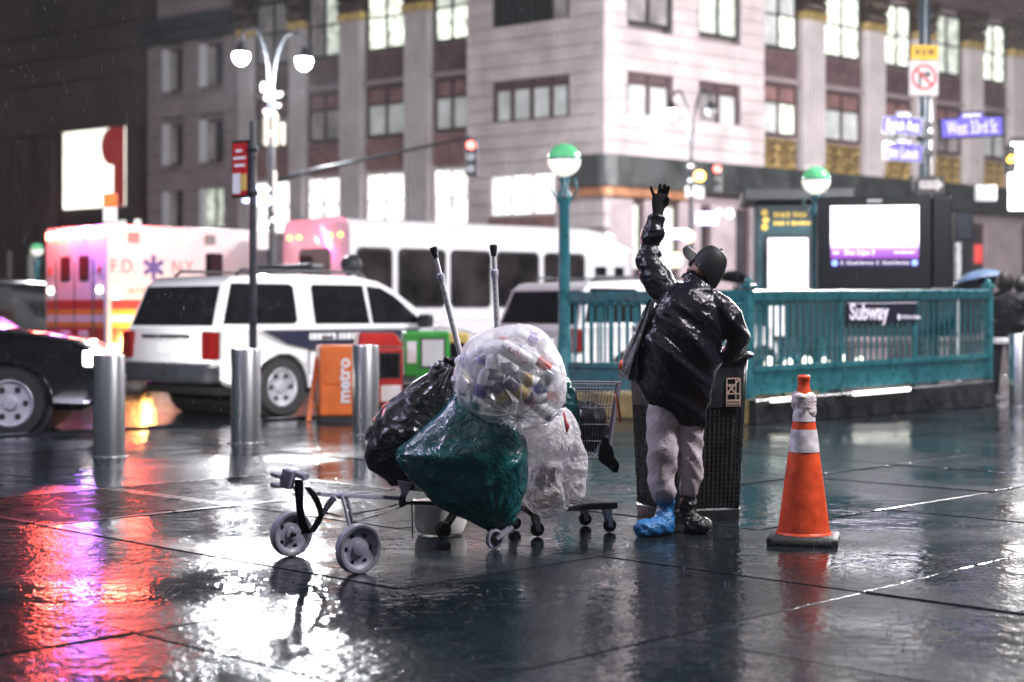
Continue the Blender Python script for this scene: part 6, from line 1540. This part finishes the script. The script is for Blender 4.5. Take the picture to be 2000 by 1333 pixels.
b2 = bystander(1996, 770, 128, 'second person with yellow stripes cut by the right edge', 'coat_black', 'hood', 1)
q = MB(); q.lathe([(.30,1.30),(.30,1.36)], 16, None, False); q.build('yellow_stripe', MT['sign_yellow'], b2); q = MB(); q.box((-.05,-.32,1.0), (.2,.12,.22)); q.build('pink_bag', MT['banner_white'], b2, bevel=.03)
b3 = bystander(1438, 742, 88, 'person with a dark umbrella in the shop light behind the railing', 'coat_black', 'hood', 1)
def umbrella(px, py, s, r, label, m1, tilt):
    c = P(px, py, s); t = thing('umbrella', label, 'umbrella', tuple(c), 0); n = 8
    M = Matrix.Rotation(tilt,4,'Y') @ Matrix.Rotation(R(-12),4,'X'); q = MB()
    q.loft([[M @ Vector((r*rr*cos(2*pi*k/16)*(1 if k % 2 == 0 else .955), r*rr*sin(2*pi*k/16)*(1 if k % 2 == 0 else .955), z*r)) for k in range(16)] for rr, z in ((1,0),(.93,.10),(.75,.25),(.5,.36),(.25,.42),(.02,.45),(.02,.44),(.25,.405),(.5,.345),(.75,.235),(.95,.05))], False)
    q.build('canopy', MT[m1], t, smooth=50); q = MB(); q.tube([M @ Vector((0,0,.48*r)), M @ Vector((0,0,-1.1*r))], .012, 8); q.build('shaft', MT['black_metal'], t)
    q = MB()
    for k in range(8): a = 2*pi*k/8; q.tube([M @ Vector((r*rr*cos(a),r*rr*sin(a),z*r-.01)) for rr, z in ((.98,.0),(.75,.225),(.3,.39))], .004, 4)
    tag(q.build('ribs', MT['black_metal'], t), kind='stuff')
umbrella(1915, 552, 128, .42, 'blue umbrella held over the railing end at the right', 'umbrella_blue', R(-8))
umbrella(1434, 545, 88, .4, 'dark umbrella in the shop light right of the cap', 'coat_black', R(6))
# ================================================================ rain
rnd = random.Random(3); q = MB()
for k in range(2600):
    Y_ = rnd.uniform(6.5, 22); x = rnd.uniform(-.34,.34)*Y_; z = rnd.uniform(0, 1.2+.215*Y_); L_ = rnd.uniform(.018,.045); r = .0007*(.6+Y_/14)
    a = Vector((x, Y_, z)); b = a+Vector((L_*.06, 0, -L_)); q.add([a, b+Vector((r,0,L_*.3)), b, b+Vector((-r,0,L_*.3)), b+Vector((0,r,L_*.3))], [(0,1,4),(0,4,3),(0,3,1),(2,4,1),(2,3,4),(2,1,3)])
mat('rain_drop', (.55,.55,.62), .1, 0, var=.05, spec=1, alpha=.3)
tag(q.build('rain', MT['rain_drop'], fix=False), kind='stuff')
q = MB()
for k in range(900):
    Y_ = 4.6+9*rnd.random()**1.6; x = rnd.uniform(-.34,.34)*Y_; h_ = rnd.uniform(.008,.022)*(1.6 if x > .5 else 1)
    for j in range(rnd.choice((1,1,3))):
        a = Vector((x+rnd.uniform(-.012,.012), Y_+rnd.uniform(-.012,.012), .0)); r = .0016; b = a+Vector((rnd.uniform(-.008,.008),rnd.uniform(-.008,.008),h_))
        q.add([a+Vector((r,0,0)), a+Vector((-r*.5,r,0)), a+Vector((-r*.5,-r,0)), b], [(0,1,3),(1,2,3),(2,0,3)])
tag(q.build('rain_splashes', MT['rain_drop'], fix=False), kind='stuff')

# ================================================================ wet night air
q = MB(); q.bb(-60,60,-6,110,-1.2,36)
hz_ = bpy.data.materials.new('haze'); hz_.use_nodes = True; N = hz_.node_tree.nodes; N.remove(N['Principled BSDF'])
pv = N.new('ShaderNodeVolumePrincipled'); pv.inputs['Color'].default_value = (.86,.90,.95,1); pv.inputs['Density'].default_value = .0003; pv.inputs['Anisotropy'].default_value = .45
hz_.node_tree.links.new(pv.outputs[0], N['Material Output'].inputs['Volume'])
tag(q.build('haze', hz_), kind='stuff')
